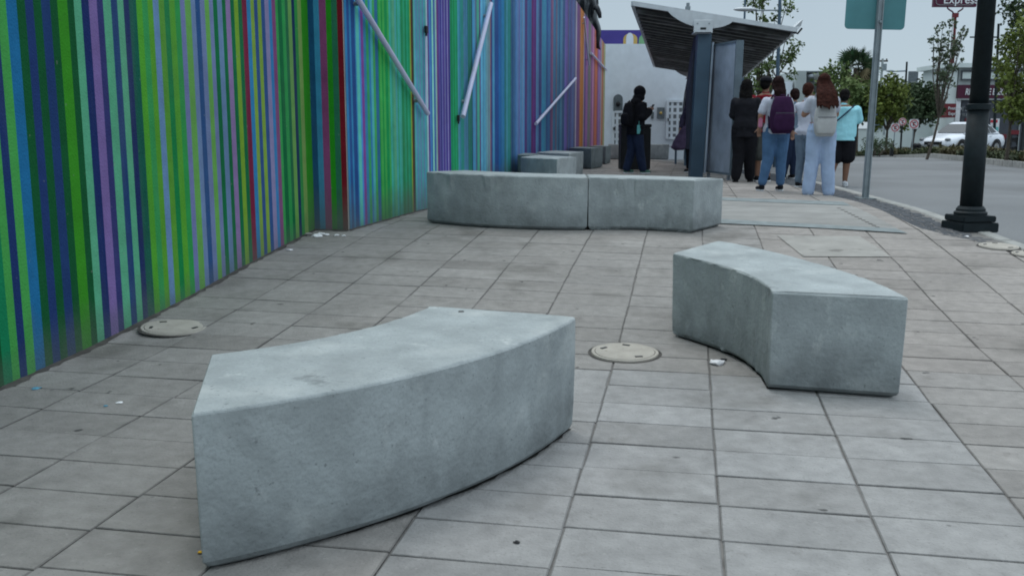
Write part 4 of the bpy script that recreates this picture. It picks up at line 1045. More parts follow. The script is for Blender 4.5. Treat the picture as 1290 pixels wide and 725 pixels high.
def pylon():
    Y = 70.; b = AY(1203, 88, Y); O = Vector((b.x, Y, gz(Y))); t = empty('pylon_sign', O); tag(t, 'maroon roadside sign reading Express on a curved red pole above the store', 'sign')
    f = lambda px, py: AY(px, py, Y)-O
    bm = bmesh.new(); a = f(1203.5, 22); q = f(1200, 84); tube(bm, [(q.x, q.y, 0), q, a], [.10,.10,.09], 10); loft(bm, [(f(1199.5,80),.17,.17),(f(1199.5,74),.12,.12)], 10); from_bm('pole', bm, M['redpanel'], t)
    bm = bmesh.new(); box(bm, f(1203.5, 19.5), (.36,.3,.3)); from_bm('collar', bm, M['redpanel'], t)
    for s in (-1, 1):
        bm = bmesh.new(); c = 1203.5; tube(bm, [f(c+s*2, 18), f(c+s*3.6, 15), f(c+s*7, 13), f(c+s*9.5, 11), f(c+s*10.3, 8)], .055, 8); from_bm('curved_arm', bm, M['maroon'], t)
    a, d = f(1176, 8.8), f(1232.5, -24)
    bm = bmesh.new(); box(bm, ((a.x+d.x)/2, a.y+.15, (a.z+d.z)/2), (d.x-a.x,.3,d.z-a.z)); pn = from_bm('panel', bm, M['maroon'], t)
    bm = bmesh.new(); n = 6; pts = []; w, h, r = (d.x-a.x)-.3, (d.z-a.z)-.25, .25; cx, cz = (a.x+d.x)/2, (a.z+d.z)/2
    for ox, oz, a0 in ((w/2-r,h/2-r,0),(-w/2+r,h/2-r,90),(-w/2+r,-h/2+r,180),(w/2-r,-h/2+r,270)):
        for k in range(n): an = R(a0+k*18); pts.append(Vector((cx+ox+r*math.cos(an), a.y-.01, cz+oz+r*math.sin(an))))
    tube(bm, pts+[pts[0]], .022, 6, False); from_bm('border', bm, M['letter_dim'], pn)
    text(pn, 'Express', 1188, 4.6, Y-.01, .80, M['letter'], O, bold=.004)
pylon()
def simple(name, parts, Y, label, cat):
    O = Vector((AY(parts[0][1], 150, Y).x, Y, gz(Y))); t = empty(name, O); tag(t, label, cat)
    for nm, x0, y0, x1, y1, dy, dep, m in parts: tbox(t, nm, x0, y0, x1, y1, Y+dy, dep, m, O)
    return t
simple('boundary_wall', [('wall', 1040, 163, 1112, 200, 0, .3, M['lowwall']), ('wall', 1112, 152, 1196, 200, .1, .3, M['lowwall']), ('coping', 1040, 162, 1112, 163, -.05, .4, M['grey_bld']), ('coping', 1112, 151.2, 1188, 152, .05, .4, M['grey_bld'])], 66, 'long pale boundary wall across the road behind the median signs', 'wall')
simple('white_kiosk', [('wall', 1169, 135, 1181, 160, 0, 3, M['white_wall']), ('roof', 1168, 133.8, 1182, 135, -.2, 3.4, M['grey_bld']), ('vent', 1172, 140, 1178, 143, -.03, .05, M['pane'])], 67, 'small white block building rising behind the pale wall, left of the red awning', 'building')
simple('blue_building', [('wall', 1104.5, 134, 1109, 165, 0, 1.5, M['bluecol']), ('wall', 1109.3, 158, 1117, 166, .2, 1.2, M['plaque']), ('parapet', 1104.2, 133, 1109.3, 134, -.05, 1.6, M['grey_bld'])], 70, 'narrow pale blue tower of a building seen between the trees', 'building')
simple('green_sign', [('panel', 1111, 123, 1119, 131.5, 0, .1, M['tealglass']), ('post', 1114.6, 131.5, 1115.4, 170, .02, .08, M['galv'])], 54, 'small turquoise sign half hidden in the yellow green tree', 'sign')
simple('grey_building', [('main_block', 999, 89.3, 1016, 185, 0, 5, M['grey_bld']), ('side_block', 1035, 89.3, 1045, 185, .1, 4, M['grey_bld']), ('lintel', 1016, 89.5, 1035.5, 91, .05, 4, M['plaque']), ('back_wall', 1016, 91, 1035.5, 97, 3, .2, M['white_wall']), ('window', 1016, 97, 1035.5, 104, 2.8, .2, M['pane']), ('lower_wall', 1016, 104, 1035.5, 185, 2.6, .3, M['grey_bld']), ('stair_wall', 975, 103, 998.6, 185, .4, 4, M['white_wall'])], 72, 'grey concrete building showing between the heads of the waiting people', 'building')

# ------------------------------------------------------------------ cars
def car(loc, rz, label, name='parked_car', pan=None):
    t = empty(name, loc, rz); tag(t, label, 'car')
    # lower body: loft of sections along x (front at -x)
    prof = [(-2.2,.42,.50,.60),(-2.12,.30,.66,.78),(-1.9,.24,.74,.85),(-1.2,.22,.88,.88),(-.85,.22,.93,.89),(.3,.22,.95,.89),(1.3,.22,.96,.89),(1.75,.24,.95,.87),(2.1,.30,.90,.80),(2.2,.42,.78,.66)]
    bm = bmesh.new(); rings = []
    for x, z0, z1, w in prof:
        ring = []
        for k in range(16):
            a = 2*math.pi*k/16; c, s = math.cos(a), math.sin(a)
            yy = w*(abs(c)**.35)*(1 if c > 0 else -1); zz = (z0+z1)/2+(z1-z0)/2*(abs(s)**.5)*(1 if s > 0 else -1)
            if zz > z1-.12: yy *= .94
            ring.append(bm.verts.new((x, yy, zz)))
        rings.append(ring)
    for a, b in zip(rings, rings[1:]):
        for k in range(16): bm.faces.new((a[k], a[(k+1) % 16], b[(k+1) % 16], b[k]))
    bm.faces.new(rings[0]); bm.faces.new(rings[-1][::-1]); body = from_bm('body', bm, M['carpaint'], t, smooth=True)
    # cabin
    cab = [(-.95,.90,.80),(-.25,1.34,.62),(.1,1.42,.62),(.8,1.40,.61),(1.15,1.30,.60),(1.75,.93,.76)]
    bm = bmesh.new(); L_ = []; Rr = []; 
    for x, z, w in cab: L_.append(bm.verts.new((x, -w, z))); Rr.append(bm.verts.new((x, w, z)))
    bl = [bm.verts.new((x, -.80, .90)) for x, z, w in cab[1:-1]]; br = [bm.verts.new((x, .80, .90)) for x, z, w in cab[1:-1]]
    for i in range(5): bm.faces.new((L_[i], L_[i+1], Rr[i+1], Rr[i]))
    for S, B in ((L_, bl), (Rr, br)):
        bm.faces.new((S[0], S[1], B[0])); bm.faces.new((S[5], S[4], B[3]))
        for i in range(3): bm.faces.new((B[i], B[i+1], S[i+2], S[i+1]))
    bmesh.ops.bevel(bm, geom=bm.edges[:], offset=.03, segments=2, affect='EDGES'); from_bm('cabin', bm, M['carpaint'], t, smooth=False)
    for s in (-1, 1):
        for q in ([(-.72,.93),(-.22,1.27),(.12,1.33),(.12,.93)], [(.19,.93),(.19,1.33),(.78,1.31),(.92,.93)], [(.99,.93),(.86,1.29),(1.12,1.22),(1.42,.98)]):
            bm = bmesh.new(); A = []
            for x, z in q:
                yy = .80-(z-.90)*.385; A.append(bm.verts.new((x, s*(yy+.012), z)))
            bm.faces.new(A); from_bm('side_window', bm, M['glass'], t)
    for q, nm in (([(-.90,.74,.94),(-.30,.60,1.315)], 'windscreen'), ([(1.68,.70,.975),(1.20,.57,1.275)], 'rear_window')):
        (x0, w0, z0), (x1, w1, z1) = q; o = Vector((-.02 if nm[0] == 'w' else .02, 0, .018)); bm = bmesh.new()
        bm.faces.new([bm.verts.new(Vector(p)+o) for p in ((x0,-w0,z0),(x0,w0,z0),(x1,w1,z1),(x1,-w1,z1))]); from_bm(nm, bm, M['glass'], t)
    for x in (-1.35, 1.32):
        for s in (-1, 1):
            wh = empty('wheel', (x, s*.80, .31)); wh.parent = t
            bm = bmesh.new(); bmesh.ops.create_cone(bm, cap_ends=True, segments=24, radius1=.31, radius2=.31, depth=.2, matrix=Matrix.Rotation(R(90), 4, 'X')); bmesh.ops.bevel(bm, geom=bm.edges[:], offset=.02, affect='EDGES'); from_bm('tyre', bm, M['tyre'], wh)
            bm = bmesh.new(); bmesh.ops.create_cone(bm, cap_ends=True, segments=20, radius1=.19, radius2=.19, depth=.215, matrix=Matrix.Rotation(R(90), 4, 'X')); from_bm('rim', bm, M['rim'], wh)
            bm = bmesh.new()
            for k in range(15):
                a = R(-12+k*14.5); b = R(-12+(k+1)*14.5); bm.faces.new([bm.verts.new((x+r*math.cos(an), s*.905, .31+r*math.sin(an))) for r, an in ((.30,a),(.38,a),(.38,b),(.30,b))])
            from_bm('wheel_arch', bm, M['tyre'], t)
            bm = bmesh.new(); ell(bm, (x+(-.72 if x < 0 else .76), s*.66, .66), (.12,.14,.07)); from_bm('headlight' if x < 0 else 'tail_light', bm, M['pane'] if x < 0 else M['lamp_red'], t, smooth=True)
    for s in (-1, 1):
        bm = bmesh.new(); ell(bm, (-.62, s*.98, .97), (.08,.12,.07)); box(bm, (-.62, s*.88, .94), (.05,.14,.03)); from_bm('mirror', bm, M['carpaint'], t, smooth=True)
        for x in (-.1, .72): 
            bm = bmesh.new(); box(bm, (x+.1, s*.905, .80), (.16,.02,.025)); from_bm('door_handle', bm, M['galv'], t)
    bm = bmesh.new(); box(bm, (-2.19,0,.50), (.04,.9,.14)); from_bm('grille', bm, M['black'], t)
    return t
Yc = 47.; p = AY(1212, 180, Yc)
cc = car((p.x, Yc, gz(Yc)+.12), R(30), 'white sedan behind the median, largest car in view, partly hidden by the thick lamp post'); cc.scale = (1,1.05,1.1)
Yc = 72.; p = AY(1086, 180, Yc)
car((p.x, Yc, gz(Yc)+.0), R(8), 'white sedan far away between the turquoise shirt and the sign post')

# ------------------------------------------------------------------ people
def cloth(name, c, rough=.9, var=.18, scale=9, bump=.5): return mat(name, c, rough, var, scale, bump, 18, lincol=True, spec=.15)
SKIN = mat('skin', (.34,.19,.13), .6, .08, 8, lincol=True); SKIND = mat('skin_tanned', (.22,.115,.075), .6, .08, 8, lincol=True)
HB = mat('black_hair', (.008,.007,.007), .85, .5, 30, .3, 60, lincol=True, spec=.08)
HR = mat('reddish_brown_hair', (.036,.013,.010), .85, .5, 25, .3, 50, lincol=True, spec=.08)
HD = mat('dark_brown_hair', (.018,.009,.009), .85, .5, 25, .3, 50, lincol=True, spec=.08)
EYE = mat('eye', (.05,.03,.02), .2, .1, 5, lincol=True)
def person(loc, H, rz, label, wear, arms, legs, build=1., skin=SKIN, head_turn=0., lean=0., fem=True, group='people waiting at the bus shelter'):
    t = empty('person', loc, rz); tag(t, label, 'person', group)
    S = H; b = build
    def P(x, y, z): return Vector((x*S, (y+lean*max(0, z-.5))*S, z*S))
    hw = .098 if fem else .094; sw = .108 if fem else .122
    torso = [(.47,.060,.050,0),(.50,hw*.93,.064,0),(.54,hw,.070,-.004),(.60,.078,.058,0),(.64,.073,.054,.002),(.70,.083,.060,.004),(.76,.094,.062,.002),(.79,sw*.86,.052,0),(.82,sw*.58,.042,0),(.84,.04,.035,0)]
    def tor(bm, z0, z1, inf, mul=1.):
        secs = []
        for z, hx, hy, cy in torso:
            if z0 <= z <= z1: secs.append((P(0, cy, z), (hx*b*mul+inf)*S, (hy*b*mul+inf)*S))
        loft(bm, secs, 24)
    sh = {s: P(s*sw*b*.84, 0, .785) for s in (-1, 1)}; hip = {s: P(s*.048*b, 0, .50) for s in (-1, 1)}
    A = {s: (P(arms[s][0][0]*.93, *arms[s][0][1:]), P(*arms[s][1])) for s in (-1, 1)}
    L_ = {s: (P(*legs[s][0]), P(*legs[s][1])) for s in (-1, 1)}
    hc = P(0, .010, .935); HT = Matrix.Rotation(head_turn, 3, 'Z')
    def hp(x, y, z): return hc+HT @ Vector((x*S, y*S, z*S))
    bm = bmesh.new(); tor(bm, .47, .84, 0)
    cap(bm, P(0, -.004, .82), P(0, .006, .89), .034*S, .030*S)
    ell(bm, hp(0,-.004,.010), (.046*S,.056*S,.056*S), HT); ell(bm, hp(0,.012,-.022), (.036*S,.042*S,.042*S), HT)
    ell(bm, hp(0,.056,-.008), (.008*S,.012*S,.014*S), HT); ell(bm, hp(0,.048,-.033), (.016*S,.008*S,.006*S), HT)
    for s in (-1, 1): ell(bm, hp(s*.047,-.002,-.004), (.006*S,.012*S,.018*S), HT)
    for s in (-1, 1):
        e, w = A[s]
        cap(bm, sh[s], e, .030*S*b, .023*S*b); cap(bm, e, w, .023*S*b, .016*S*b)
        cap(bm, hip[s], L_[s][0], .052*S*b, .034*S*b); cap(bm, L_[s][0], L_[s][1], .033*S*b, .020*S*b)
        foot = L_[s][1]; cap(bm, foot+Vector((0,-.01*S,-.015*S)), foot+Vector((s*.008*S,.085*S,-.027*S)), .022*S, .016*S)
        d = (w-e).normalized(); x, y = basis(d); ell(bm, w+d*.03*S, (.016*S,.022*S,.030*S), Matrix((x, y, d)).transposed())
        for k in range(4):
            o = y*(k-1.5)*.0105*S; L1 = (.032,.037,.035,.027)[k]*S; j0 = w+d*.048*S+o; j1 = j0+d*L1*.55+x*.004*S; j2 = j1+d*L1*.45+x*.012*S
            cap(bm, j0, j1, .0056*S, .0052*S, 6); cap(bm, j1, j2, .0052*S, .0045*S, 6)
        th = w+d*.018*S+y*.018*S*s; cap(bm, th, th+(d*.6+y*.7*s+x*.3).normalized()*.034*S, .0065*S, .0055*S, 6)
    body = remesh('body', bm, skin, t, .0085, 3)
    for s in (-1, 1):
        bm = bmesh.new(); ell(bm, hp(s*.018,.046,.002), (.007*S,.005*S,.0045*S), HT, 8); from_bm('eye', bm, EYE, body)
    # top garment
    w_ = wear
    bm = bmesh.new(); inf = w_.get('inf', .008); bot = w_.get('hem', .50)
    secs = []
    for z, hx, hy, cy in torso:
        if z < .50 or z > .83: continue
        wz = max(hx, w_.get('loose', 0)*.075 if z < .78 else 0)
        secs.append((P(0, cy, z), (wz*b+inf)*S, (max(hy, w_.get('loose', 0)*.058)*b+inf)*S))
    secs = [(P(0, 0, bot), secs[0][1]*(1.03), secs[0][2]*1.03)]+secs; loft(bm, secs, 24)
    cap(bm, P(0,0,.822), P(0,.002,.845), .043*S, .036*S)
    sl = w_.get('sleeve', .55)
    for s in (-1, 1):
        e, w = A[s]
        if sl <= 1: cap(bm, sh[s], sh[s].lerp(e, sl), (.030*b+inf*.5)*S, (.029*b+inf*.7)*S)
        else: cap(bm, sh[s], e, (.030*b+inf*.5)*S, (.026*b+inf*.7)*S); cap(bm, e, e.lerp(w, .93), (.028*b+inf*.8)*S, (.020+inf)*S)
    if w_.get('hood'):
        ell(bm, hp(0,-.018,.008), (.064*S,.076*S,.074*S), HT); ell(bm, hp(0,-.03,-.06), (.07*S,.075*S,.05*S), HT); ell(bm, P(0,-.045,.835), (.085*S,.05*S,.045*S))
    remesh(w_.get('topname', 'shirt'), bm, w_['top'], t, .011, 5, .014, .09)
    # trousers or shorts
    bm = bmesh.new(); pi = w_.get('pinf', .006); secs = [(P(0,cy,z), (hx*b+pi)*S, (hy*b+pi)*S) for z, hx, hy, cy in torso if .47 <= z <= w_.get('waist', .60)]
    loft(bm, secs, 24)
    fl = w_.get('flare', 0.)
    for s in (-1, 1):
        k, a = L_[s]
        if w_.get('short'): cap(bm, hip[s], hip[s].lerp(k, w_['short']), (.054*b+pi)*S, (.048*b+pi*1.5)*S)
        else: cap(bm, hip[s], k, (.054*b+pi)*S, (.037*b+pi+fl*.6)*S); cap(bm, k, k.lerp(a, w_.get('pl', .93)), (.037*b+pi+fl*.6)*S, (.026*b+pi+fl)*S)
    remesh('shorts' if w_.get('short') else 'trousers', bm, w_['bottom'], t, .011, 4, .012, .10)
    # shoes
    for s in (-1, 1):
        a = L_[s][1]; bm = bmesh.new(); z = -a.z
        ell(bm, a+Vector((0,-.005*S,-.012*S)), (.027*S,.034*S,.028*S)); ell(bm, a+Vector((s*.006*S,.055*S,-.022*S)), (.027*S,.055*S,.02*S))
        sh_ = remesh('shoe', bm, w_['shoe'], t, .008, 3)
        bm = bmesh.new(); loft(bm, [(a+Vector((s*.004*S,.03*S,-.044*S)), .029*S, .074*S), (a+Vector((s*.004*S,.03*S,-.033*S)), .029*S, .074*S)], 20); from_bm('sole', bm, w_.get('sole', M['letter']), sh_)
    # hair
    h = w_.get('hair')
    if h:
        bm = bmesh.new(); ell(bm, hp(0,-.010,.016), (.054*S,.060*S,.058*S), HT); ell(bm, hp(0,-.03,-.01), (.048*S,.042*S,.05*S), HT)
        ln = w_.get('hairlen', 0)
        if ln:
            wd = w_.get('hairw', .05); rr = random.Random(label)
            for k in range(15):
                u = (k-7)/7; p0 = hp(u*.046, -.036+.022*abs(u), .0); l = ln*rr.uniform(.85,1.05)
                ho = w_.get('hairout', 0.); p1 = P(u*wd*.9, -.055-ho*.55+.012*abs(u), .935-l*.5); p2 = P(u*wd*1.15+rr.uniform(-.01,.01), -.062-ho+.02*abs(u), .935-l)
                cap(bm, p0, p1, .017*S, .015*S, 8); cap(bm, p1, p2, .015*S, .007*S, 8)
        remesh('hair', bm, h, t, .009, 2, .012, .03)
    return t, P
def backpack(holder, S, P, c, m, label, w=.30, hgt=.44, d=.17, zc=.66, yb=-.115, strap=None, pocket=True, name='backpack', rz=0, tilt=0):
    base = holder.matrix_basis @ P(0, yb, zc)
    t = empty(name, base, holder.rotation_euler.z+rz); tag(t, label, 'bag')
    bm = bmesh.new(); secs = []
    for k in range(9):
        u = k/8; z = (u-.5)*hgt; f = (1-abs(2*u-1)**3.2*.32)*(1-.14*u); secs.append((Vector((0, tilt*z, z)), w/2*f, d/2*f*(1.05-.25*u)))
    loft(bm, secs, 20); remesh('bag_body', bm, m, t, .012, 3, .012, .12)
    if pocket:
        bm = bmesh.new(); secs = [(Vector((0,-d*.38,-hgt*.42+hgt*.45*k/6)), w*.40*(1-abs(2*k/6-1)**3*.15), d*.22*(1-abs(2*k/6-1)**3*.3)) for k in range(7)]; loft(bm, secs, 18); remesh('front_pocket', bm, m, t, .01, 2)
        bm = bmesh.new(); tube(bm, [Vector((x, -d*.60*(1-abs(x/w)**2*1.2), hgt*.05)) for x in (-w*.36,-w*.18,0,w*.18,w*.36)], .005, 6); from_bm('zip', bm, M['dgrey'], t)
    bm = bmesh.new(); tube(bm, [(-.04,.02,hgt*.47),(-.03,.0,hgt*.54),(.03,.0,hgt*.54),(.04,.02,hgt*.47)], .009, 6); from_bm('grab_loop', bm, strap or m, t)
    for s in (-1, 1):
        bm = bmesh.new(); R_ = holder.matrix_basis
        pts = [Vector((s*.07,.03,hgt*.42)), Vector((s*.105,.09,.84*S-zc*S+.0)), Vector((s*.12,.19,.78*S-zc*S)), Vector((s*.125,.20,.70*S-zc*S)), Vector((s*.14,.10,-hgt*.36))]
        tube(bm, pts, .014, 6); from_bm('strap', bm, strap or m, t, smooth=True)
    return t
def std_legs(sp=.05, fwd=(0,0), kx=None): return {s: ((s*(sp*.95), .006+fwd[(s+1)//2]*.5, .275), (s*sp, fwd[(s+1)//2], .045)) for s in (-1, 1)}
BLK = cloth('black_cloth', (.010,.010,.013)); NAVY = cloth('navy_denim', (.018,.028,.06)); WHITE = cloth('white_cotton', (.50,.52,.60), var=.08)
JEAN = cloth('blue_denim', (.075,.15,.27)); LJEAN = cloth('light_denim', (.38,.48,.66), var=.1); GJEAN = cloth('grey_denim', (.14,.19,.25)); TURQ = cloth('turquoise_cotton', (.34,.70,.78), var=.06)
REDC = cloth('red_cotton', (.19,.008,.018)); OLIVE = cloth('grey_olive_cloth', (.075,.08,.075)); PURP = cloth('purple_nylon', (.040,.014,.048)); CREAM = cloth('cream_nylon', (.46,.46,.46), var=.08); PLUM = cloth('dusty_purple_cloth', (.085,.06,.11)); DARKC = cloth('charcoal_cloth', (.014,.014,.018)); PATT = cloth('patterned_purple_cloth', (.06,.05,.09), var=.6, scale=40)
SHB = cloth('black_canvas', (.012,.012,.014)); SHW = cloth('white_leather', (.55,.57,.60), var=.05, bump=0); SHG = cloth('grey_green_shoe', (.06,.14,.11), var=.5, scale=30)
PEOPLE = 'people waiting at the bus shelter'
def gp(px, py): x, y = G(px, py); return (x, y, gz(y))
# 1 hooded figure with phone, turned to the right
lo = gp(799, 218.5); ph, P1 = person(lo, 1.70, R(-62), 'person in a black hooded jacket looking at a phone beside the black bin', dict(top=BLK, topname='hooded_jacket', hood=True, inf=.026, loose=1.15, sleeve=2, hem=.45, bottom=NAVY, pinf=.016, shoe=SHG, flare=.006), {1: ((.14,.0,.65),(.07,.115,.72)), -1: ((-.14,.02,.65),(-.05,.12,.72))}, {1: ((.055,.03,.28),(.07,.07,.045)), -1: ((-.055,.0,.28),(-.075,-.06,.045))}, lean=.14)
backpack(ph, 1.70, P1, None, BLK, 'black backpack on the back of the hooded person', w=.33, hgt=.46, d=.22, yb=-.125, zc=.68)
bx = ph.matrix_basis @ P1(.02,.185,.765); bm = bmesh.new(); box(bm, (0,0,0), (.07,.012,.14)); bmesh.ops.bevel(bm, geom=bm.edges[:], offset=.004, affect='EDGES')
o = tag(from_bm('mobile_phone', bm, M['black'], None, bx, R(-62)), 'dark mobile phone held up by the hooded person', 'phone'); o.rotation_euler = (R(-30), 0, R(-62))
bx = ph.matrix_basis @ P1(.115,-.03,.51); bm = bmesh.new(); box(bm, (0,0,0), (.02,.10,.17)); box(bm, (.0,0,.12), (.008,.012,.08)); bmesh.ops.bevel(bm, geom=bm.edges[:], offset=.005, affect='EDGES')
tag(from_bm('badge', bm, M['tealglass'], None, bx, R(-50)), 'turquoise card hanging at the side of the hooded person', 'badge')
# black bin behind her
Yb = 20.2; a, b = AY(781.5, 219, Yb), AY(821.5, 156, Yb); t = empty('black_bin', ((a.x+b.x)/2, Yb+.3, gz(Yb))); tag(t, 'tall black rectangular bin standing behind the hooded person', 'bin')
bm = bmesh.new(); w = b.x-a.x; h = b.z-gz(Yb); box(bm, (0,0,h/2-.02), (w*.97,.5,h-.1)); bmesh.ops.bevel(bm, geom=bm.edges[:], offset=.02, segments=2, affect='EDGES'); from_bm('body', bm, M['black'], t)
bm = bmesh.new(); box(bm, (0,0,h-.04), (w,.54,.07)); bmesh.ops.bevel(bm, geom=bm.edges[:], offset=.012, segments=2, affect='EDGES'); from_bm('lid', bm, M['black'], t)
bm = bmesh.new(); box(bm, (0,-.26,h*.72), (w*.6,.02,.12)); from_bm('opening', bm, M['tyre'], t)
# 2 person left of the post with purple bag
lo = gp(872, 217); ph, P2 = person(lo, 1.66, R(150), 'person in patterned purple clothes half hidden by the shelter post', dict(top=PATT, inf=.012, sleeve=2, bottom=DARKC, shoe=SHB, hair=HB), {1: ((.15,.0,.66),(.14,.06,.55)), -1: ((-.15,.0,.66),(-.14,.05,.55))}, std_legs(), head_turn=.3)
b2 = gp(858, 216); Yb2 = lo[1]-.15; c = AY(858, 174, Yb2)
t = empty('shoulder_bag', c); tag(t, 'dusty purple bag hanging left of the shelter post', 'bag')
bm = bmesh.new(); loft(bm, [((-.05,0,-.24),.10,.05),((-.05,0,-.20),.15,.09),((-.02,0,-.05),.13,.09),((.04,0,.12),.09,.06),((.08,0,.24),.04,.03)], 18); remesh('bag_body', bm, PLUM, t, .012, 3, .03, .1)
bm = bmesh.new(); tube(bm, [(.08,0,.22),(.12,.02,.5),(.14,.05,.75)], .015, 6); from_bm('strap', bm, PLUM, t)
# 3 dark figure behind the panel
lo = gp(936, 229.5); ph, P3 = person(lo, 1.66, R(-20), 'person dressed all in black just right of the shelter panel', dict(top=DARKC, inf=.018, sleeve=2, hem=.44, bottom=BLK, pinf=.02, shoe=SHB, sole=M['tyre'], hair=HB, hairlen=.2, hairw=.055), {1: ((.13,.03,.66),(.06,.12,.60)), -1: ((-.13,.03,.66),(-.06,.12,.60))}, {1: ((.05,.03,.28),(.05,.10,.045)), -1: ((-.05,0,.28),(-.07,-.03,.045))}, build=1.16)
# 4 red shirt
lo = gp(960, 228.5); ph, P4 = person(lo, 1.72, R(-12), 'person in a red T-shirt, dark cap and grey knee length shorts', dict(top=REDC, inf=.018, sleeve=.8, hem=.47, loose=1.1, bottom=OLIVE, pinf=.02, short=1.0, shoe=SHB, hair=HB), {1: ((.16,.05,.67),(.11,.14,.76)), -1: ((-.15,.03,.66),(-.12,.10,.60))}, std_legs(.05), build=1.1, skin=SKIND, fem=False, head_turn=-.3)
bm = bmesh.new(); loft(bm, [(P4(0,-.01,.955),.060*1.72,.066*1.72),(P4(0,-.01,.985),.055*1.72,.060*1.72),(P4(0,-.012,1.0),.03*1.72,.035*1.72)], 20); box(bm, P4(0,.07,.957), (.12,.12,.012)); o = remesh('cap', bm, DARKC, ph, .01, 2)
# 5 purple backpack
lo = gp(974.5, 240.5); ph, P5 = person(lo, 1.575, R(4), 'person with long dark hair, white T-shirt and blue jeans carrying a purple backpack', dict(top=WHITE, inf=.012, sleeve=.7, loose=1., bottom=JEAN, pinf=.009, shoe=SHB, hair=HD, hairlen=.15, hairw=.046, hairout=.03, pl=.86), {1: ((.150,.01,.665),(.155,.03,.535)), -1: ((-.155,.0,.665),(-.135,.05,.56))}, {1: ((.055,.0,.28),(.062,.01,.045)), -1: ((-.065,.0,.28),(-.105,.02,.045))}, build=1.12)
backpack(ph, 1.575, P5, None, PURP, 'bulky purple backpack over a white T-shirt', w=.37, hgt=.50, d=.24, yb=-.135, zc=.665)
bm = bmesh.new(); c = ph.matrix_basis @ P5(-.155,-.03,.60); box(bm, (0,0,0), (.05,.07,.14)); bmesh.ops.bevel(bm, geom=bm.edges[:], offset=.015, segments=2, affect='EDGES'); tag(from_bm('pink_cup', bm, cloth('pink_plastic', (.5,.2,.3)), None, c), 'small pink cup held at the left side of the purple backpack', 'cup')
bm = bmesh.new(); tube(bm, [P5(.156,.03,.557),P5(.155,.03,.535)], .033, 10); from_bm('wristband', bm, BLK, ph)
# 6 navy jeans person behind
lo = gp(996, 225); ph, P6 = person(lo, 1.56, R(10), 'person in navy jeans mostly hidden behind the purple backpack carrier', dict(top=GJEAN, inf=.01, sleeve=.6, bottom=NAVY, pinf=.008, shoe=SHB, hair=HD), {1: ((.12,.05,.66),(.05,.12,.62)), -1: ((-.15,.0,.66),(-.14,.05,.55))}, {1: ((.03,.0,.28),(.02,.0,.045)), -1: ((-.05,.0,.28),(-.075,.02,.045))}, lean=-.02)
# 7 person in the middle, arm raised
lo = gp(1012, 236); ph, P7 = person(lo, 1.53, R(-40), 'person with brown hair raising an arm between the two backpack carriers', dict(top=WHITE, inf=.01, sleeve=.5, bottom=GJEAN, pinf=.008, shoe=SHB, hair=HR), {1: ((.17,.10,.78),(.08,.17,.86)), -1: ((-.16,.07,.74),(-.06,.15,.84))}, {1: ((.05,.0,.28),(.05,.02,.045)), -1: ((-.05,.02,.28),(-.07,.03,.045))}, skin=SKIND)
# 8 cream backpack
lo = gp(1031, 245.5); ph, P8 = person(lo, 1.56, R(-6), 'person with long reddish hair and wide light blue jeans carrying a cream backpack', dict(top=WHITE, inf=.010, sleeve=.6, loose=1., bottom=LJEAN, pinf=.012, flare=.011, pl=1.06, waist=.60, shoe=SHW, hair=HR, hairlen=.225, hairw=.078, hairout=.15), {1: ((.13,.05,.67),(.07,.13,.66)), -1: ((-.15,.05,.67),(-.08,.13,.70))}, {1: ((.062,.0,.28),(.080,.0,.045)), -1: ((-.062,.02,.28),(-.082,.02,.045))}, build=1.1)
backpack(ph, 1.56, P8, None, CREAM, 'cream backpack with a front pocket below long reddish hair', w=.31, hgt=.44, d=.17, yb=-.118, zc=.63, strap=CREAM, tilt=-.03)
bm = bmesh.new(); loft(bm, [(P8(0,0,.590), .155, .118),(P8(0,0,.603), .153, .117)], 24); from_bm('belt', bm, M['red'], ph)
# 9 turquoise shirt
x, y = G(1058, 234, -.09); ph, P9 = person((x, y, gz(y)-.095), 1.62, R(-22), 'person in a turquoise T-shirt and black shorts standing at the kerb', dict(top=TURQ, inf=.020, sleeve=.8, hem=.475, loose=1.25, bottom=BLK, pinf=.016, short=.85, shoe=SHW, hair=HB), {1: ((.16,.05,.67),(.07,.13,.66)), -1: ((-.16,.05,.67),(-.07,.13,.66))}, {1: ((.055,.01,.28),(.045,.03,.045)), -1: ((-.055,-.005,.28),(-.11,-.04,.045))}, build=1.25, skin=SKIND, fem=False)
bm = bmesh.new(); pts = [P9(.105,-.03,.835), P9(.05,-.092,.775), P9(-.03,-.105,.70), P9(-.11,-.085,.63)]; pts = [p+Vector((0,-.035,0)) for p in pts]; tube(bm, pts, .013, 6); from_bm('bag_strap', bm, NAVY, ph, smooth=True)

# ------------------------------------------------------------------ litter
def crumple(px, py, s, m, label, name='litter', cat='litter', flat=.5, group=None, dz=0):
    x, y = G(px, py); rr = random.Random(label+str(px)); bm = bmesh.new(); bmesh.ops.create_icosphere(bm, subdivisions=2, radius=s)
    for v in bm.verts: v.co *= rr.uniform(.55,1.25); v.co.z = abs(v.co.z)*flat
    return tag(from_bm(name, bm, m, None, (x, y, gz(y)+.002+dz), rr.uniform(0,3)), label, cat, group)
crumple(902, 458, .045, M['paper'], 'crumpled white paper at the foot of the right bench', 'paper_litter')
crumple(911, 454, .022, M['black'], 'black scrap beside the white paper at the right bench')
for px, py, s in ((399,298,.045), (405,295,.03), (411,296,.028), (424,297,.024), (433,297.5,.02), (388,296,.04)):
    crumple(px, py, s, M['paper'] if px != 388 else M['kerb'], 'pale crumpled scrap among the rubbish in the wall corner', 'paper_litter', 'litter', .5, 'scraps in the wall corner')
crumple(364, 315, .03, M['paper'], 'flattened white paper on the slabs below the crimson stripe', 'paper_litter', flat=.2)
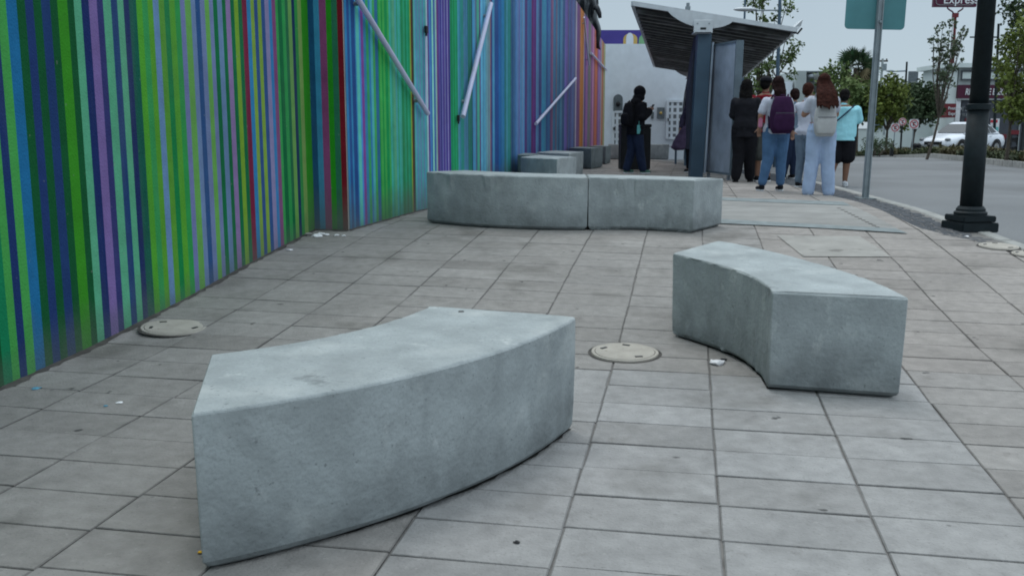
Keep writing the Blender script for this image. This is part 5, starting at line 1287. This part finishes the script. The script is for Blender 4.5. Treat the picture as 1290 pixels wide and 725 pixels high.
crumple(46, 489.5, .022, M['bluelit'], 'blue wrapper lying near the foot of the mural', flat=.2)
crumple(133, 511.5, .010, M['bluelit'], 'tiny blue scrap in the middle of the left paving', flat=.4)
crumple(150, 507, .016, M['paper'], 'thin pale scrap next to the tiny blue one', flat=.1)
crumple(253, 696, .008, M['yellow'], 'small yellow bit at the left corner of the front bench', flat=.7)
crumple(651, 683.5, .010, M['black'], 'small black bottle cap on the paving in front', flat=.5)
crumple(533, 260, .06, M['brownleaf'], 'little heap of dry brown leaves between mural and bench', 'leaf_heap', flat=.5)
crumple(526, 262, .03, M['brownleaf'], 'small brown leaf clump at the wall foot', 'leaf_heap', flat=.4)
crumple(1218, 298, .02, M['paper'], 'white scrap at the foot of the dark lamp post', flat=.3)

# ------------------------------------------------------------------ sky, sun, camera
sc = bpy.context.scene
w = bpy.data.worlds.new('World'); sc.world = w; w.use_nodes = True; nt = w.node_tree; N = nt.nodes; L = nt.links
bg = N['Background']; sky = N.new('ShaderNodeTexSky'); sky.sky_type = 'NISHITA'; sky.sun_disc = False
EL, AZ = R(68), R(-20)
sky.sun_elevation = EL; sky.sun_rotation = AZ; sky.air_density = 1.; sky.dust_density = 3.; sky.ozone_density = 2.
tc = N.new('ShaderNodeTexCoord'); sx = N.new('ShaderNodeSeparateXYZ'); L.new(tc.outputs['Generated'], sx.inputs[0])
cr = N.new('ShaderNodeValToRGB'); L.new(sx.outputs['Z'], cr.inputs['Fac'])
e = cr.color_ramp.elements; e[0].position = 0.; e[0].color = (5.15,6.1,6.8,1); e[1].position = 1.; e[1].color = (15.,16.8,18.,1)
for pos, c in ((.06,(5.05,6.2,7.0)), (.14,(4.7,5.8,6.7)), (.35,(7.0,8.5,9.7))):
    k = cr.color_ramp.elements.new(pos); k.color = (*c, 1)
cn = N.new('ShaderNodeTexNoise'); cn.inputs['Scale'].default_value = 2.2; cn.inputs['Detail'].default_value = 5; L.new(tc.outputs['Generated'], cn.inputs['Vector'])
cm = N.new('ShaderNodeMapRange'); cm.inputs['To Min'].default_value = .9; cm.inputs['To Max'].default_value = 1.1; L.new(cn.outputs['Fac'], cm.inputs['Value'])
cs = N.new('ShaderNodeVectorMath'); cs.operation = 'SCALE'; L.new(cr.outputs['Color'], cs.inputs[0]); L.new(cm.outputs['Result'], cs.inputs['Scale'])
mx = N.new('ShaderNodeMix'); mx.data_type = 'RGBA'; mx.inputs['Factor'].default_value = .92; L.new(sky.outputs['Color'], mx.inputs['A']); L.new(cs.outputs[0], mx.inputs['B'])
L.new(mx.outputs['Result'], bg.inputs['Color']); bg.inputs['Strength'].default_value = .1
sd = bpy.data.lights.new('sun', 'SUN'); sd.energy = 1.0; sd.angle = R(28); sd.color = (1,.97,.93)
so = bpy.data.objects.new('sun', sd); COL.objects.link(so)
dirv = Vector((math.sin(AZ)*math.cos(EL), math.cos(AZ)*math.cos(EL), math.sin(EL)))   # towards the sun
so.rotation_euler = dirv.to_track_quat('Z', 'Y').to_euler(); so.location = (0,0,30)
cd = bpy.data.cameras.new('camera'); cd.sensor_width = 36; cd.lens = 36*F/1290; cd.clip_end = 3000; cd.clip_start = .05
co = bpy.data.objects.new('camera', cd); COL.objects.link(co); co.location = (0,0,CH); co.rotation_euler = (math.pi/2-TH, 0, 0)
sc.camera = co
sc.view_settings.view_transform = 'Standard'; sc.view_settings.look = 'None'; sc.view_settings.exposure = 0
sc.cycles.filter_width = 1.9
